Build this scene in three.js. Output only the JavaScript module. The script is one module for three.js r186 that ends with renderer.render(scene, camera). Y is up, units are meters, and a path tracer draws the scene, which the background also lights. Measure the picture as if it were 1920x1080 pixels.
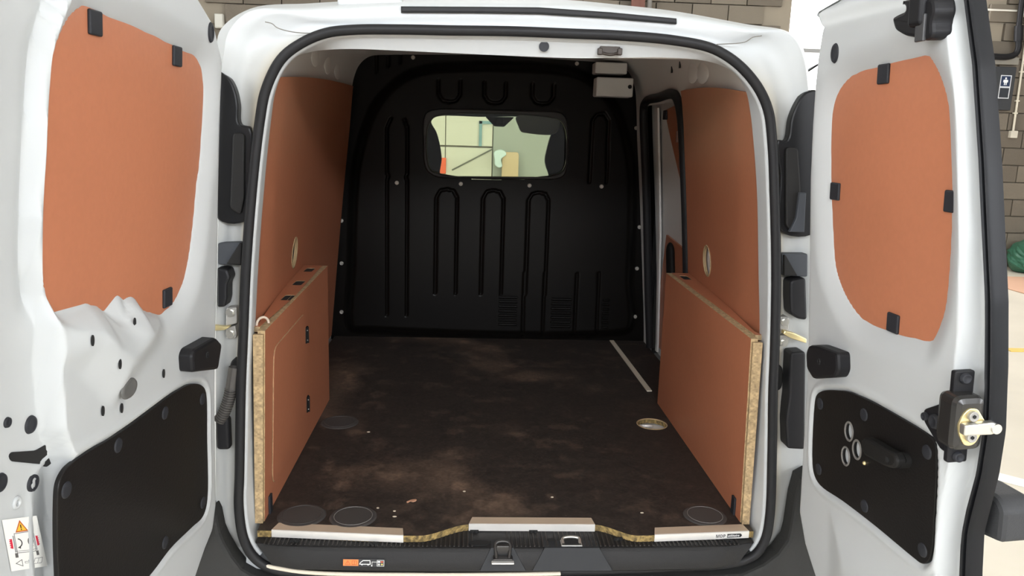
import * as THREE from 'three';
import { RectAreaLightUniformsLib } from 'three/addons/lights/RectAreaLightUniformsLib.js';
import { mergeGeometries } from 'three/addons/utils/BufferGeometryUtils.js';
import { RoundedBoxGeometry } from 'three/addons/geometries/RoundedBoxGeometry.js';

// ---------------------------------------------------------------- camera, exposure, lights
const scene = new THREE.Scene();
scene.background = new THREE.Color(0x050505);
const camera = new THREE.PerspectiveCamera(2 * Math.atan(540 / 1447.56) * 180 / Math.PI, 16 / 9, 0.05, 60);
{
  const yaw = 0.0586, pitch = 0.1951, roll = 0.0311;
  const f = new THREE.Vector3(Math.sin(yaw) * Math.cos(pitch), -Math.sin(pitch), -Math.cos(yaw) * Math.cos(pitch));
  const r = new THREE.Vector3(Math.cos(yaw), 0, Math.sin(yaw));
  const u = new THREE.Vector3().crossVectors(r, f);
  const r2 = r.clone().multiplyScalar(Math.cos(roll)).addScaledVector(u, Math.sin(roll));
  const u2 = u.clone().multiplyScalar(Math.cos(roll)).addScaledVector(r, -Math.sin(roll));
  camera.position.set(-0.1017, 1.4867, 1.6057);
  camera.quaternion.setFromRotationMatrix(new THREE.Matrix4().makeBasis(r2, u2, f.clone().negate()));
}
scene.add(camera);
const renderer = new THREE.WebGLRenderer({ antialias: true });
renderer.toneMapping = THREE.LinearToneMapping;
renderer.toneMappingExposure = 0.98;
renderer.shadowMap.enabled = true;
RectAreaLightUniformsLib.init();
const ROOF_LIGHT = 4.6, WINDOW_LIGHT = 9, BACK_LIGHT = 25, SIDE_LIGHT = 3;          // radiance of the roof lights and of the bright bay opening

// ---------------------------------------------------------------- measured outlines, in metres
const SEAL = [[-.561,.544],[-.585,.587],[-.595,.662],[-.592,.743],[-.584,.944],[-.578,1.038],[-.568,1.198],[-.553,1.355],[-.535,1.493],[-.52,1.564],[-.488,1.625],[-.446,1.658],[-.397,1.679],[-.343,1.687],[-.253,1.691],[-.152,1.693],[-.021,1.696],[.111,1.696],[.2,1.696],[.312,1.691],[.389,1.680],[.427,1.665],[.467,1.638],[.504,1.598],[.527,1.555],[.541,1.489],[.554,1.384],[.571,1.215],[.581,1.056],[.586,.935],[.595,.794],[.601,.644],[.594,.588],[.573,.553],[.527,.533],[.381,.523],[.257,.517],[.012,.512],[-.277,.512],[-.514,.517]];
const INNER = [[-.572,.563],[-.572,.577],[-.571,.609],[-.576,.71],[-.578,.92],[-.574,1.018],[-.563,1.186],[-.548,1.349],[-.531,1.494],[-.518,1.568],[-.489,1.629],[-.44,1.647],[-.397,1.651],[-.348,1.653],[-.256,1.653],[-.152,1.652],[-.018,1.651],[.118,1.651],[.209,1.655],[.3,1.659],[.381,1.657],[.431,1.649],[.474,1.632],[.502,1.599],[.515,1.557],[.528,1.488],[.544,1.379],[.561,1.201],[.576,1.036],[.579,.909],[.582,.762],[.579,.613],[.584,.586],[.591,.565]];
const OUTER = [[-.659,.545],[-.655,.579],[-.65,.654],[-.648,.736],[-.642,.938],[-.64,1.033],[-.632,1.195],[-.625,1.352],[-.62,1.491],[-.616,1.562],[-.608,1.628],[-.596,1.675],[-.555,1.715],[-.456,1.724],[-.254,1.742],[-.153,1.746],[-.022,1.751],[.111,1.753],[.212,1.748],[.344,1.739],[.497,1.721],[.554,1.718],[.582,1.701],[.602,1.665],[.613,1.622],[.626,1.530],[.641,1.385],[.658,1.214],[.672,1.054],[.682,.931],[.692,.788],[.698,.637],[.695,.58],[.682,.538]];
const L_hinge = [[.164,1.118],[.097,1.093],[.052,1.071],[.008,1.010],[.015,.891],[.018,.757],[.019,.605],[.025,.449],[.025,.356],[.016,.185],[.009,.086],[.026,.034],[.068,.013],[.124,-.027]];
const R_hinge = [[.057,1.173],[.043,1.106],[.031,1.056],[.026,1.005],[.023,.928],[.025,.819],[.04,.635],[.057,.407],[.055,.285],[.053,.093],[.085,.033],[.161,-.007]];
const R_free = [[.43,1.149],[.445,1.102],[.474,1.010],[.506,.871],[.52,.802],[.544,.688],[.552,.637],[.56,.564],[.564,.549],[.569,.479],[.563,.409],[.549,.344],[.544,.282],[.548,.229]];
const R_sealout = [[.466,1.142],[.48,1.096],[.51,1.007],[.542,.872],[.558,.793],[.583,.671],[.596,.575],[.597,.56],[.604,.483],[.6,.413],[.583,.31],[.587,.253]];
const R_ridge = [[.411,1.130],[.422,1.105],[.463,.974],[.487,.845],[.505,.755],[.521,.62],[.52,.536],[.529,.428],[.521,.333],[.52,.252]];
const L_ridge = [[.532,1.051],[.536,1.037],[.559,.969],[.578,.88],[.587,.796],[.592,.764],[.594,.7],[.586,.622],[.583,.538],[.578,.475],[.558,.425],[.555,.343],[.564,.242]];
const L_win = [[.489,1.040],[.522,1.021],[.547,.993],[.56,.97],[.57,.925],[.579,.859],[.588,.797],[.592,.765],[.596,.685],[.59,.653],[.578,.62],[.522,.616],[.465,.613],[.454,.599],[.436,.581],[.415,.578],[.391,.59],[.377,.604],[.356,.606],[.333,.579],[.301,.561],[.275,.556],[.233,.56],[.195,.571],[.158,.6],[.134,.644],[.113,.715],[.099,.782],[.09,.804],[.076,.888],[.07,.954],[.081,.992],[.111,1.012],[.153,1.015],[.197,1.020],[.314,1.031],[.423,1.037],[.461,1.040]];
const L_trim = [[.158,.4],[.105,.379],[.085,.357],[.077,.258],[.073,.114],[.093,.092],[.153,.097],[.251,.107],[.334,.103],[.516,.12],[.599,.179],[.608,.272],[.606,.372],[.6,.404],[.585,.416],[.563,.419],[.422,.41],[.223,.408]];
const R_win = [[.372,1.032],[.351,1.033],[.323,1.031],[.263,1.028],[.162,1.020],[.132,1.011],[.101,.99],[.084,.96],[.082,.909],[.091,.823],[.098,.781],[.112,.711],[.129,.649],[.158,.612],[.195,.585],[.24,.567],[.321,.565],[.382,.57],[.428,.576],[.442,.58],[.458,.609],[.467,.64],[.469,.685],[.466,.757],[.457,.837],[.451,.869],[.441,.923],[.43,.96],[.409,.996],[.388,1.020]];
const R_trim = [[.194,.415],[.133,.393],[.112,.376],[.107,.356],[.112,.224],[.124,.202],[.148,.193],[.238,.202],[.349,.209],[.464,.212],[.484,.214],[.497,.223],[.506,.241],[.506,.293],[.497,.411],[.49,.429],[.478,.433],[.456,.435],[.322,.433],[.232,.425]];
const L_clips = [[.46,1.021],[.193,1.003],[.231,.582]];
const L_buffer = [[.22,.475],[.215,.443],[.089,.41],[.07,.457],[.105,.481],[.208,.485]];
const L_flangeplugs = [[.611,.49],[.658,.511],[.611,.407],[.676,.438],[.646,.396]];
const L_slot = [[.658,.466],[.653,.469],[.603,.45],[.583,.449],[.564,.448],[.567,.417],[.581,.416],[.593,.426],[.654,.457]];
const L_sticker = [[.677,.388],[.606,.357],[.585,.269],[.663,.308]];
const L_bulge = [[.592,.623],[.499,.617],[.465,.584],[.406,.61],[.353,.572],[.295,.556],[.45,.496],[.473,.52],[.522,.572],[.568,.596]];
const L_dots = [[.54,.59],[.404,.582],[.475,.537],[.285,.461],[.489,.467],[.433,.451]];
const L_screws = [[.107,.352],[.276,.385],[.442,.393],[.585,.387],[.099,.124],[.276,.134]];
const R_clips = [[.254,1.011],[.114,.798],[.461,.807],[.335,.583]];
const R_buffer = [[.117,.487],[.107,.469],[.113,.437],[.142,.423],[.226,.453],[.236,.47],[.23,.503],[.149,.496]];
const R_plugs = [[.126,1.059],[.55,.392]];
const R_screws = [[.131,.365],[.291,.401],[.475,.406],[.14,.225],[.313,.23],[.485,.239]];
const R_holes = [[.245,.35],[.276,.326],[.239,.297],[.305,.312]];
const R_lever = [[.329,.371],[.345,.38],[.408,.383],[.43,.387],[.442,.376],[.434,.361],[.412,.353],[.341,.345]];
const R_latchflange = [[.46,.469],[.505,.499],[.521,.52],[.537,.44],[.511,.429],[.464,.459]];
const R_latchbody = [[.513,.513],[.526,.526],[.576,.54],[.595,.537],[.605,.469],[.594,.456],[.532,.431],[.519,.437]];
const R_tabs = [[.534,.555],[.572,.567],[.573,.544],[.535,.531],[.539,.432],[.578,.449],[.579,.423],[.541,.405]];
const R_bolts = [[.553,.551],[.559,.425],[.504,.465],[.467,.467],[.568,.502],[.57,.471]];
const R_plate = [[.611,.506],[.613,.527],[.626,.54],[.646,.546],[.663,.535],[.664,.527],[.652,.501],[.633,.486],[.623,.483],[.615,.492]];
const R_arm = [[.624,.514],[.678,.536],[.688,.531],[.681,.521],[.625,.5]];
const R_upperlatch = [[.332,1.093],[.35,1.097],[.368,1.098],[.367,1.106],[.357,1.110],[.359,1.116],[.438,1.107],[.445,1.087],[.438,1.073],[.442,1.056],[.436,1.049],[.422,1.047],[.405,1.053],[.369,1.061],[.343,1.073]];
const R_outerhandle = [[.545,.354],[.566,.362],[.587,.36],[.594,.315],[.548,.288]];
const R_tip = [[.055,1.102],[.046,1.113],[-.075,1.156],[-.059,1.161],[.027,1.168],[.108,1.174]];
const b_body = [[-.63,.615],[-.632,.906],[-.624,1.138],[-.611,1.319],[-.581,1.453],[-.531,1.586],[-.476,1.663],[-.388,1.735],[-.289,1.770],[-.135,1.786],[-.002,1.791],[.176,1.793],[.334,1.777],[.426,1.737],[.497,1.674],[.553,1.588],[.597,1.466],[.624,1.331],[.637,1.123],[.642,.886],[.653,.637]];
const b_win = [[-.243,1.556],[-.269,1.533],[-.282,1.495],[-.279,1.373],[-.258,1.329],[.274,1.333],[.302,1.367],[.301,1.502],[.281,1.546],[.253,1.561]];
const b_rim = [[-.232,1.589],[-.288,1.576],[-.303,1.539],[-.299,1.373],[-.285,1.324],[-.24,1.300],[.263,1.305],[.304,1.322],[.314,1.368],[.311,1.525],[.298,1.575],[.263,1.592]];
const b_screws = [[-.409,1.275],[-.139,1.278],[.154,1.279],[.464,1.283],[.666,1.289],[-.65,1.103],[-.652,.917],[-.655,.699],[.65,1.107],[.65,.922],[.654,.703],[-.347,1.792],[.34,1.792],[.609,1.534]];
const s_open = [[-1.653,1.641],[-1.092,1.633],[-.99,1.614],[-.943,1.570],[-1.502,.808],[-1.609,.585]];
const s_orange = [[-1.378,1.611],[-1.011,1.616],[-.995,1.334],[-1.052,1.238],[-1.204,1.359],[-1.340,1.531]];
const s_low = [[-1.404,1.097],[-1.074,1.104],[-1.116,.719],[-1.626,.573],[-1.637,.81]];
const s_handle = [[-1.383,1.079],[-1.278,1.104],[-1.244,1.058],[-1.298,.955],[-1.389,.921]];
const lampL = [[-.617,1.596],[-.607,1.591],[-.597,1.583],[-.587,1.563],[-.581,1.533],[-.579,1.493],[-.557,1.485],[-.56,1.376],[-.565,1.296],[-.628,1.295]];
const lampR = [[.635,1.600],[.614,1.598],[.607,1.593],[.594,1.571],[.584,1.541],[.578,1.495],[.558,1.493],[.569,1.418],[.582,1.298],[.661,1.300]];
const lampL2 = [[-.629,1.245],[-.579,1.248],[-.581,1.199],[-.63,1.200]];
const lampR2 = [[.586,1.250],[.644,1.251],[.648,1.200],[.592,1.201]];
const strapL = [[-.629,1.195],[-.607,1.191],[-.602,1.174],[-.609,1.160],[-.61,1.128],[-.615,1.111],[-.631,1.110]];
const strapR = [[.605,1.192],[.64,1.200],[.651,1.105],[.63,1.107],[.613,1.118],[.608,1.152]];
const strapR2 = [[.62,1.031],[.654,1.034],[.671,.806],[.63,.808],[.621,.871],[.624,.933],[.621,.995]];
const hingeL = [[-.617,1.106],[-.595,1.108],[-.595,1.073],[-.599,1.071],[-.619,1.066]];
const hingeL2 = [[-.619,1.061],[-.599,1.068],[-.596,1.050],[-.598,1.039],[-.618,1.038]];
const hingeR = [[.592,1.108],[.615,1.109],[.619,1.075],[.595,1.080]];
const hingeR2 = [[.597,1.065],[.62,1.068],[.618,1.044],[.6,1.040]];
const boltsLR = [[-.608,1.096],[-.609,1.050],[.607,1.097],[.609,1.050]];
const holeL = [[-.615,.96],[-.611,.986],[-.602,.993],[-.593,.987],[-.594,.936],[-.6,.93]];
const holeR = [[.598,.997],[.611,.992],[.616,.976],[.616,.948],[.611,.938],[.603,.936]];
const conduit = [[-.598,.981],[-.603,.951],[-.608,.922],[-.615,.898],[-.625,.874],[-.635,.86]];
const adoor = [[-.501,.987],[-.158,.99],[-.123,.982],[-.124,.907],[-.122,.685],[-.144,.657],[-.195,.644],[-.486,.642],[-.538,.649],[-.527,.9],[-.533,.96]];
const surround = [[-.321,1.547],[-.306,1.568],[-.268,1.580],[-.052,1.582],[.349,1.586],[.374,1.566],[.377,1.552],[.363,1.534],[.344,1.490],[.329,1.431],[.317,1.357],[.324,1.322],[.339,1.254],[-.258,1.238],[-.26,1.347],[-.269,1.413],[-.291,1.491]];
const visor = [[.139,1.584],[.152,1.537],[.17,1.507],[.193,1.502],[.348,1.502],[.375,1.547],[.362,1.586]];
const mirror = [[-.025,1.579],[.128,1.581],[.076,1.530],[.024,1.531]];
const bumperL = [[-.646,.669],[-.639,.651],[-.633,.613],[-.625,.591],[-.608,.557],[-.588,.528],[-.563,.512],[-.516,.502]];
const bumperR = [[.68,.758],[.658,.745],[.65,.7],[.645,.622],[.641,.596],[.621,.563],[.589,.537],[.54,.513]];

// ---------------------------------------------------------------- helpers
const V3 = (x, y, z) => new THREE.Vector3(x, y, z);
let seed = 12345;
const rnd = () => { seed = (seed * 1664525 + 1013904223) >>> 0; return seed / 4294967296; };
function hash(x, y, s = 0) { let n = Math.imul(x | 0, 374761393) + Math.imul(y | 0, 668265263) + Math.imul(s | 0, 2147483647 ^ 0x5bd1e995); n = Math.imul(n ^ (n >>> 13), 1274126177); return ((n ^ (n >>> 16)) >>> 0) / 4294967296; }
function vnoise(x, y, p, s) {
  const xi = Math.floor(x), yi = Math.floor(y), fx = x - xi, fy = y - yi, m = v => ((v % p) + p) % p;
  const a = fx * fx * (3 - 2 * fx), b = fy * fy * (3 - 2 * fy);
  const h = (i, j) => hash(m(xi + i), m(yi + j), s);
  return (h(0, 0) * (1 - a) + h(1, 0) * a) * (1 - b) + (h(0, 1) * (1 - a) + h(1, 1) * a) * b;
}
function fbm(u, v, base, oct, s = 1) { let t = 0, a = 0.5, n = 0, f = base; for (let i = 0; i < oct; i++) { t += a * vnoise(u * f, v * f, f, s + i); n += a; a *= 0.5; f *= 2; } return t / n; }
const sstep = (a, b, x) => { const t = Math.min(1, Math.max(0, (x - a) / (b - a))); return t * t * (3 - 2 * t); };
function tex(size, fn, srgb = true) {
  const d = new Uint8Array(size * size * 4);
  for (let j = 0; j < size; j++) for (let i = 0; i < size; i++) {
    const c = fn(i / size, j / size), k = (j * size + i) * 4;
    for (let q = 0; q < 3; q++) d[k + q] = Math.max(0, Math.min(255, Math.round((Array.isArray(c) ? c[q] : c) * 255)));
    d[k + 3] = 255;
  }
  const t = new THREE.DataTexture(d, size, size); t.wrapS = t.wrapT = THREE.RepeatWrapping; t.magFilter = THREE.LinearFilter; t.minFilter = THREE.LinearMipmapLinearFilter; t.generateMipmaps = true;
  if (srgb) t.colorSpace = THREE.SRGBColorSpace; t.needsUpdate = true; return t;
}
const rep = (t, x, y) => { const c = t.clone(); c.repeat.set(x, y); c.needsUpdate = true; return c; };
const std = (color, roughness = 0.6, extra = {}) => new THREE.MeshStandardMaterial({ color, roughness, ...extra });
const soft = (color, roughness = 0.6, extra = {}) => new THREE.MeshPhysicalMaterial({ color, roughness, specularIntensity: 0.4, ...extra });   // matt plastics and rubber
const taken = {};
function numbered(name) { const n = taken[name] = (taken[name] ?? -1) + 1; return n ? name + '_' + String(n).padStart(3, '0') : name; }
function shade(o) { o.castShadow = true; o.receiveShadow = true; return o; }
function obj(name, geo, mat, parent = scene) {
  if (Array.isArray(geo)) geo = mergeGeometries(geo.map(g => { const q = g.index ? g.toNonIndexed() : g.clone(); for (const k of Object.keys(q.attributes)) if (!['position', 'normal', 'uv'].includes(k)) q.deleteAttribute(k); q.groups.length = 0; return q; }), false);
  const m = shade(new THREE.Mesh(geo, mat)); m.name = parent === scene ? numbered(name) : name; parent.add(m); return m;
}
function part(name, geo, mat, parent, label) { const m = obj(name, geo, mat, parent); if (label) m.userData.label = label; return m; }
function thing(name, label, category, pos = [0, 0, 0], group) {
  const o = new THREE.Group(); o.name = numbered(name); o.position.set(...pos); scene.add(o);
  o.userData = { label, category }; if (group) o.userData.group = group; return o;
}
function tag(o, label, category, group) { Object.assign(o.userData, { label, category }); if (group) o.userData.group = group; return o; }
function struct(name, geo, mat, parent = scene) { const m = obj(name, geo, mat, parent); if (parent === scene) { m.name = name; m.userData.kind = 'structure'; } return m; }
const bx = (w, h, d, x = 0, y = 0, z = 0) => new THREE.BoxGeometry(w, h, d).translate(x, y, z);
const rb = (w, h, d, r, x = 0, y = 0, z = 0, s = 2) => new RoundedBoxGeometry(w, h, d, s, r).translate(x, y, z);
const cyl = (r, h, n = 24, r2 = r) => new THREE.CylinderGeometry(r2, r, h, n);
// planar uv in metres
function uvPlane(g, a, b, s = 1) { const p = g.attributes.position, uv = new Float32Array(p.count * 2), k = { x: 0, y: 1, z: 2 }; for (let i = 0; i < p.count; i++) { uv[2 * i] = p.array[3 * i + k[a]] * s; uv[2 * i + 1] = p.array[3 * i + k[b]] * s; } g.setAttribute('uv', new THREE.BufferAttribute(uv, 2)); return g; }
function grid(rows, cells = () => true) {         // rows of Vector3 -> smooth surface
  const R = rows.length, C = rows[0].length, pos = [], uv = [], idx = [];
  rows.forEach((r, j) => r.forEach((p, i) => { pos.push(p.x, p.y, p.z); uv.push(i / (C - 1), j / (R - 1)); }));
  for (let j = 0; j < R - 1; j++) for (let i = 0; i < C - 1; i++) if (cells(j, i)) { const a = j * C + i; idx.push(a, a + 1, a + C + 1, a, a + C + 1, a + C); }
  const g = new THREE.BufferGeometry(); g.setAttribute('position', new THREE.Float32BufferAttribute(pos, 3)); g.setAttribute('uv', new THREE.Float32BufferAttribute(uv, 2)); g.setIndex(idx); g.computeVertexNormals(); return g;
}
const curvePts = (pts, n, closed = false) => { const c = new THREE.CatmullRomCurve3(pts, closed, 'centripetal'), o = []; for (let i = 0; i < n + (closed ? 0 : 1); i++) o.push(c.getPoint(i / n)); return o; };
const smooth2 = (pts, n = 90) => curvePts(pts.map(p => V3(p[0], p[1], 0)), n, true).map(p => [p.x, p.y]);
function round2(pts, r) {                          // polygon with its corners rounded
  const out = []; const n = pts.length;
  for (let i = 0; i < n; i++) {
    const p = pts[i], a = pts[(i + n - 1) % n], b = pts[(i + 1) % n];
    const la = Math.hypot(a[0] - p[0], a[1] - p[1]), lb = Math.hypot(b[0] - p[0], b[1] - p[1]), ra = Math.min(r, la * 0.45), rb_ = Math.min(r, lb * 0.45);
    const s = [p[0] + (a[0] - p[0]) / la * ra, p[1] + (a[1] - p[1]) / la * ra], e = [p[0] + (b[0] - p[0]) / lb * rb_, p[1] + (b[1] - p[1]) / lb * rb_];
    for (let k = 0; k <= 5; k++) { const t = k / 5; out.push([(1 - t) * (1 - t) * s[0] + 2 * t * (1 - t) * p[0] + t * t * e[0], (1 - t) * (1 - t) * s[1] + 2 * t * (1 - t) * p[1] + t * t * e[1]]); }
  }
  return out;
}
const shp = pts => { const s = new THREE.Shape(); pts.forEach((p, i) => i ? s.lineTo(p[0], p[1]) : s.moveTo(p[0], p[1])); s.closePath(); return s; };
function ext(pts, z0, depth, bevel = 0, holes = []) {
  const s = shp(pts); for (const h of holes) s.holes.push(new THREE.Path(h.map(p => new THREE.Vector2(p[0], p[1]))));
  return new THREE.ExtrudeGeometry(s, { depth: depth - bevel * (bevel ? 1 : 0), bevelEnabled: bevel > 0, bevelThickness: bevel, bevelSize: bevel, bevelOffset: -bevel, bevelSegments: 2 }).translate(0, 0, z0);
}
const ring2 = (cx, cy, rx, ry = rx, n = 40) => Array.from({ length: n }, (_, i) => [cx + rx * Math.cos(i / n * 2 * Math.PI), cy + ry * Math.sin(i / n * 2 * Math.PI)]);
function sdf(px, py, poly) {
  let d = 1e9, s = 1; const n = poly.length;
  for (let i = 0, j = n - 1; i < n; j = i++) {
    const ex = poly[j][0] - poly[i][0], ey = poly[j][1] - poly[i][1], wx = px - poly[i][0], wy = py - poly[i][1];
    const t = Math.max(0, Math.min(1, (wx * ex + wy * ey) / (ex * ex + ey * ey + 1e-12))), bx_ = wx - ex * t, by_ = wy - ey * t;
    d = Math.min(d, bx_ * bx_ + by_ * by_);
    const c1 = py >= poly[i][1], c2 = py < poly[j][1], c3 = ex * wy > ey * wx;
    if ((c1 && c2 && c3) || (!c1 && !c2 && !c3)) s = -s;
  }
  return s * Math.sqrt(d);
}
function lookup(tab, v) {                          // tab: [value, v] pairs in any v order -> value at v
  const t = tab; if (v <= t[0][1]) return t[0][0]; for (let i = 1; i < t.length; i++) if (v <= t[i][1]) { const k = (v - t[i - 1][1]) / (t[i][1] - t[i - 1][1] + 1e-9); return t[i - 1][0] + (t[i][0] - t[i - 1][0]) * k; } return t[t.length - 1][0];
}
const byV = t => t.map(p => [p[0], p[1]]).sort((a, b) => a[1] - b[1]);
const tube = (pts, r, n = 60, rs = 10, closed = false) => new THREE.TubeGeometry(new THREE.CatmullRomCurve3(pts, closed, 'centripetal'), n, r, rs, closed);
// a six-sided slab from 8 corners: bottom a b c d, top e f g h (same order)
function hexa(c, faceMats) {
  const F = [[0, 1, 2, 3], [7, 6, 5, 4], [0, 4, 5, 1], [1, 5, 6, 2], [2, 6, 7, 3], [3, 7, 4, 0]], pos = [], uv = [];
  const g = new THREE.BufferGeometry();
  F.forEach((f, k) => { const q = f.map(i => c[i]); const w = Math.hypot(...q[1].map((v, i) => v - q[0][i])), h = Math.hypot(...q[3].map((v, i) => v - q[0][i])); const uvs = [[0, 0], [w, 0], [w, h], [0, h]]; for (const i of [0, 1, 2, 0, 2, 3]) { pos.push(...q[i]); uv.push(...uvs[i]); } if (faceMats) g.addGroup(k * 6, 6, faceMats[k]); });
  g.setAttribute('position', new THREE.Float32BufferAttribute(pos, 3)); g.setAttribute('uv', new THREE.Float32BufferAttribute(uv, 2)); g.computeVertexNormals(); return g;
}
const RPt = (p, dz = 0) => V3(p[0], p[1], dz - 0.05 * (p[1] - 0.6));    // a point of the rear plane of the van, leaning forwards
function rearExt(pts, dz, depth, bevel = 0, holes) { const g = ext(pts, 0, depth, bevel, holes); const p = g.attributes.position; for (let i = 0; i < p.count; i++) p.setZ(i, p.getZ(i) + dz - 0.05 * (p.getY(i) - 0.6)); g.computeVertexNormals(); return g; }

// ---------------------------------------------------------------- materials
const paintBump = tex(256, (u, v) => fbm(u, v, 48, 3, 3), false);
const white = new THREE.MeshPhysicalMaterial({ color: new THREE.Color().setRGB(0.46, 0.478, 0.482), roughness: 0.45, clearcoat: 0.05, clearcoatRoughness: 0.3 });
const primer = std(new THREE.Color().setRGB(0.70, 0.69, 0.66), 0.55);
const gutter = std(new THREE.Color().setRGB(0.62, 0.56, 0.43), 0.55);
const orangeT = tex(512, (u, v) => { const n = fbm(u, v, 6, 5, 7), k = fbm(u, v, 128, 2, 9); const s = 0.95 + 0.035 * n + 0.03 * (k - 0.5); return [0.71 * s, 0.455 * s, 0.335 * s]; });
const orange = new THREE.MeshPhysicalMaterial({ map: orangeT, roughness: 0.42, bumpMap: rep(paintBump, 3, 3), bumpScale: 0.00015 });
const plyT = tex(256, (u, v) => { const n = fbm(u, v, 32, 4, 17), l = fbm(u * 1, v, 64, 2, 19); const k = 0.78 + 0.28 * (n - 0.5) + 0.3 * (l - 0.5); return [0.76 * k + 0.05, 0.655 * k + 0.04, 0.49 * k + 0.03]; });
const ply = std(0xffffff, 0.8, { map: rep(plyT, 4, 4) });
const chip = std(0xffffff, 0.85, { map: rep(tex(256, (u, v) => { const n = fbm(u, v, 40, 3, 27), k = 0.55 + 0.9 * (n - 0.5); return [0.66 * k + 0.12, 0.56 * k + 0.1, 0.34 * k + 0.06]; }), 6, 6) });
const rubber = soft(new THREE.Color().setRGB(0.015, 0.015, 0.016), 0.5);
const blackP = soft(new THREE.Color().setRGB(0.013, 0.013, 0.0145), 0.45);
const blackM = soft(new THREE.Color().setRGB(0.011, 0.0105, 0.01), 0.6);
const grain = tex(256, (u, v) => fbm(u, v, 96, 2, 33), false);
const greyP = soft(new THREE.Color().setRGB(0.04, 0.041, 0.043), 0.55, { bumpMap: rep(grain, 6, 6), bumpScale: 0.0003 });
const bumperM = soft(new THREE.Color().setRGB(0.028, 0.028, 0.027), 0.7, { bumpMap: rep(grain, 6, 6), bumpScale: 0.0004 });
const clipM = soft(new THREE.Color().setRGB(0.024, 0.025, 0.029), 0.5);
const bulkM = new THREE.MeshPhysicalMaterial({ color: new THREE.Color().setRGB(0.0045, 0.0038, 0.0032), roughness: 0.34, specularIntensity: 0.3 });
const steel = std(new THREE.Color().setRGB(0.62, 0.61, 0.57), 0.32, { metalness: 0.9 });
const zinc = std(new THREE.Color().setRGB(0.78, 0.66, 0.36), 0.35, { metalness: 0.85 });
const dullSteel = std(new THREE.Color().setRGB(0.32, 0.31, 0.29), 0.5, { metalness: 0.4 });
const alu = std(new THREE.Color().setRGB(0.72, 0.70, 0.66), 0.42, { metalness: 0.35 });
const aluTop = std(new THREE.Color().setRGB(0.58, 0.46, 0.34), 0.5, { metalness: 0.25 });
const darkHole = std(new THREE.Color().setRGB(0.006, 0.006, 0.006), 0.9);
const cream = std(new THREE.Color().setRGB(0.62, 0.55, 0.44), 0.7);
const floorT = tex(1024, (u, v) => {
  const n = fbm(u, v, 5, 6, 41), m = fbm(u, v, 24, 4, 43), st = fbm(u * 1, v, 90, 2, 47), g = fbm(u, v * 1, 256, 1, 49);
  const dust = sstep(0.5, 0.78, n) * 0.8 + sstep(0.56, 0.8, m) * 0.45; const k = 0.8 + 0.25 * (st - 0.5) + 0.3 * (g - 0.5);
  const c = [0.215 * k + 0.2 * dust, 0.183 * k + 0.16 * dust, 0.162 * k + 0.128 * dust];
  if (hash(Math.floor(u * 1024), Math.floor(v * 1024), 77) > 0.9994) return [0.5, 0.45, 0.4];
  return c;
});
const floorM = new THREE.MeshPhysicalMaterial({ map: floorT, roughness: 0.62, bumpMap: rep(grain, 8, 8), bumpScale: 0.0003 });

// ================================================================ the garage
const slabT = tex(512, (u, v) => { const n = fbm(u, v, 6, 6, 61), k = 0.92 + 0.12 * (n - 0.5); return [0.905 * k, 0.87 * k, 0.80 * k]; });
struct('floor', uvPlane(bx(17, 0.2, 18.2, 1, -0.1, 0.5), 'x', 'z', 0.25), std(0xffffff, 0.5, { map: slabT }));
const ceilM = std(new THREE.Color().setRGB(0.55, 0.54, 0.5), 0.85);
struct('ceiling', bx(17, 0.2, 18.2, 1, 5.1, 0.5), ceilM);
const concreteM = std(0xffffff, 0.9, { map: rep(tex(512, (u, v) => { const n = fbm(u, v, 5, 6, 71), k = 0.9 + 0.2 * (n - 0.5); return [0.66 * k, 0.645 * k, 0.6 * k]; }), 0.4, 0.4) });
struct('wall_left', uvPlane(bx(0.2, 5.2, 18.2, -7.5, 2.5, 0.5), 'z', 'y'), concreteM);
struct('wall_right', uvPlane(bx(0.2, 5.2, 18.2, 9.5, 2.5, 0.5), 'z', 'y'), concreteM);
struct('wall_back', uvPlane(bx(17, 5.2, 0.2, 1, 2.5, 9.6), 'x', 'y'), std(new THREE.Color().setRGB(0.10, 0.10, 0.11), 0.9));
const WX0 = 3.74, WX1 = 6.15, WY0 = 1.7, WY1 = 3.9;          // the bright opening beside the block wall
const frontParts = [bx(WX0 + 7.5, 5.2, 0.2, (WX0 - 7.5) / 2, 2.5, -8.12), bx(9.5 - WX1, 5.2, 0.2, (9.5 + WX1) / 2, 2.5, -8.12), bx(WX1 - WX0, WY0, 0.2, (WX0 + WX1) / 2, WY0 / 2, -8.12), bx(WX1 - WX0, 5.2 - WY1, 0.2, (WX0 + WX1) / 2, (5.2 + WY1) / 2 - 0.05, -8.12)];
const mortar = std(new THREE.Color().setRGB(0.30, 0.26, 0.20), 0.95);
const wallFront = struct('wall_front', frontParts.map(g => uvPlane(g, 'x', 'y')), mortar);
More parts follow.
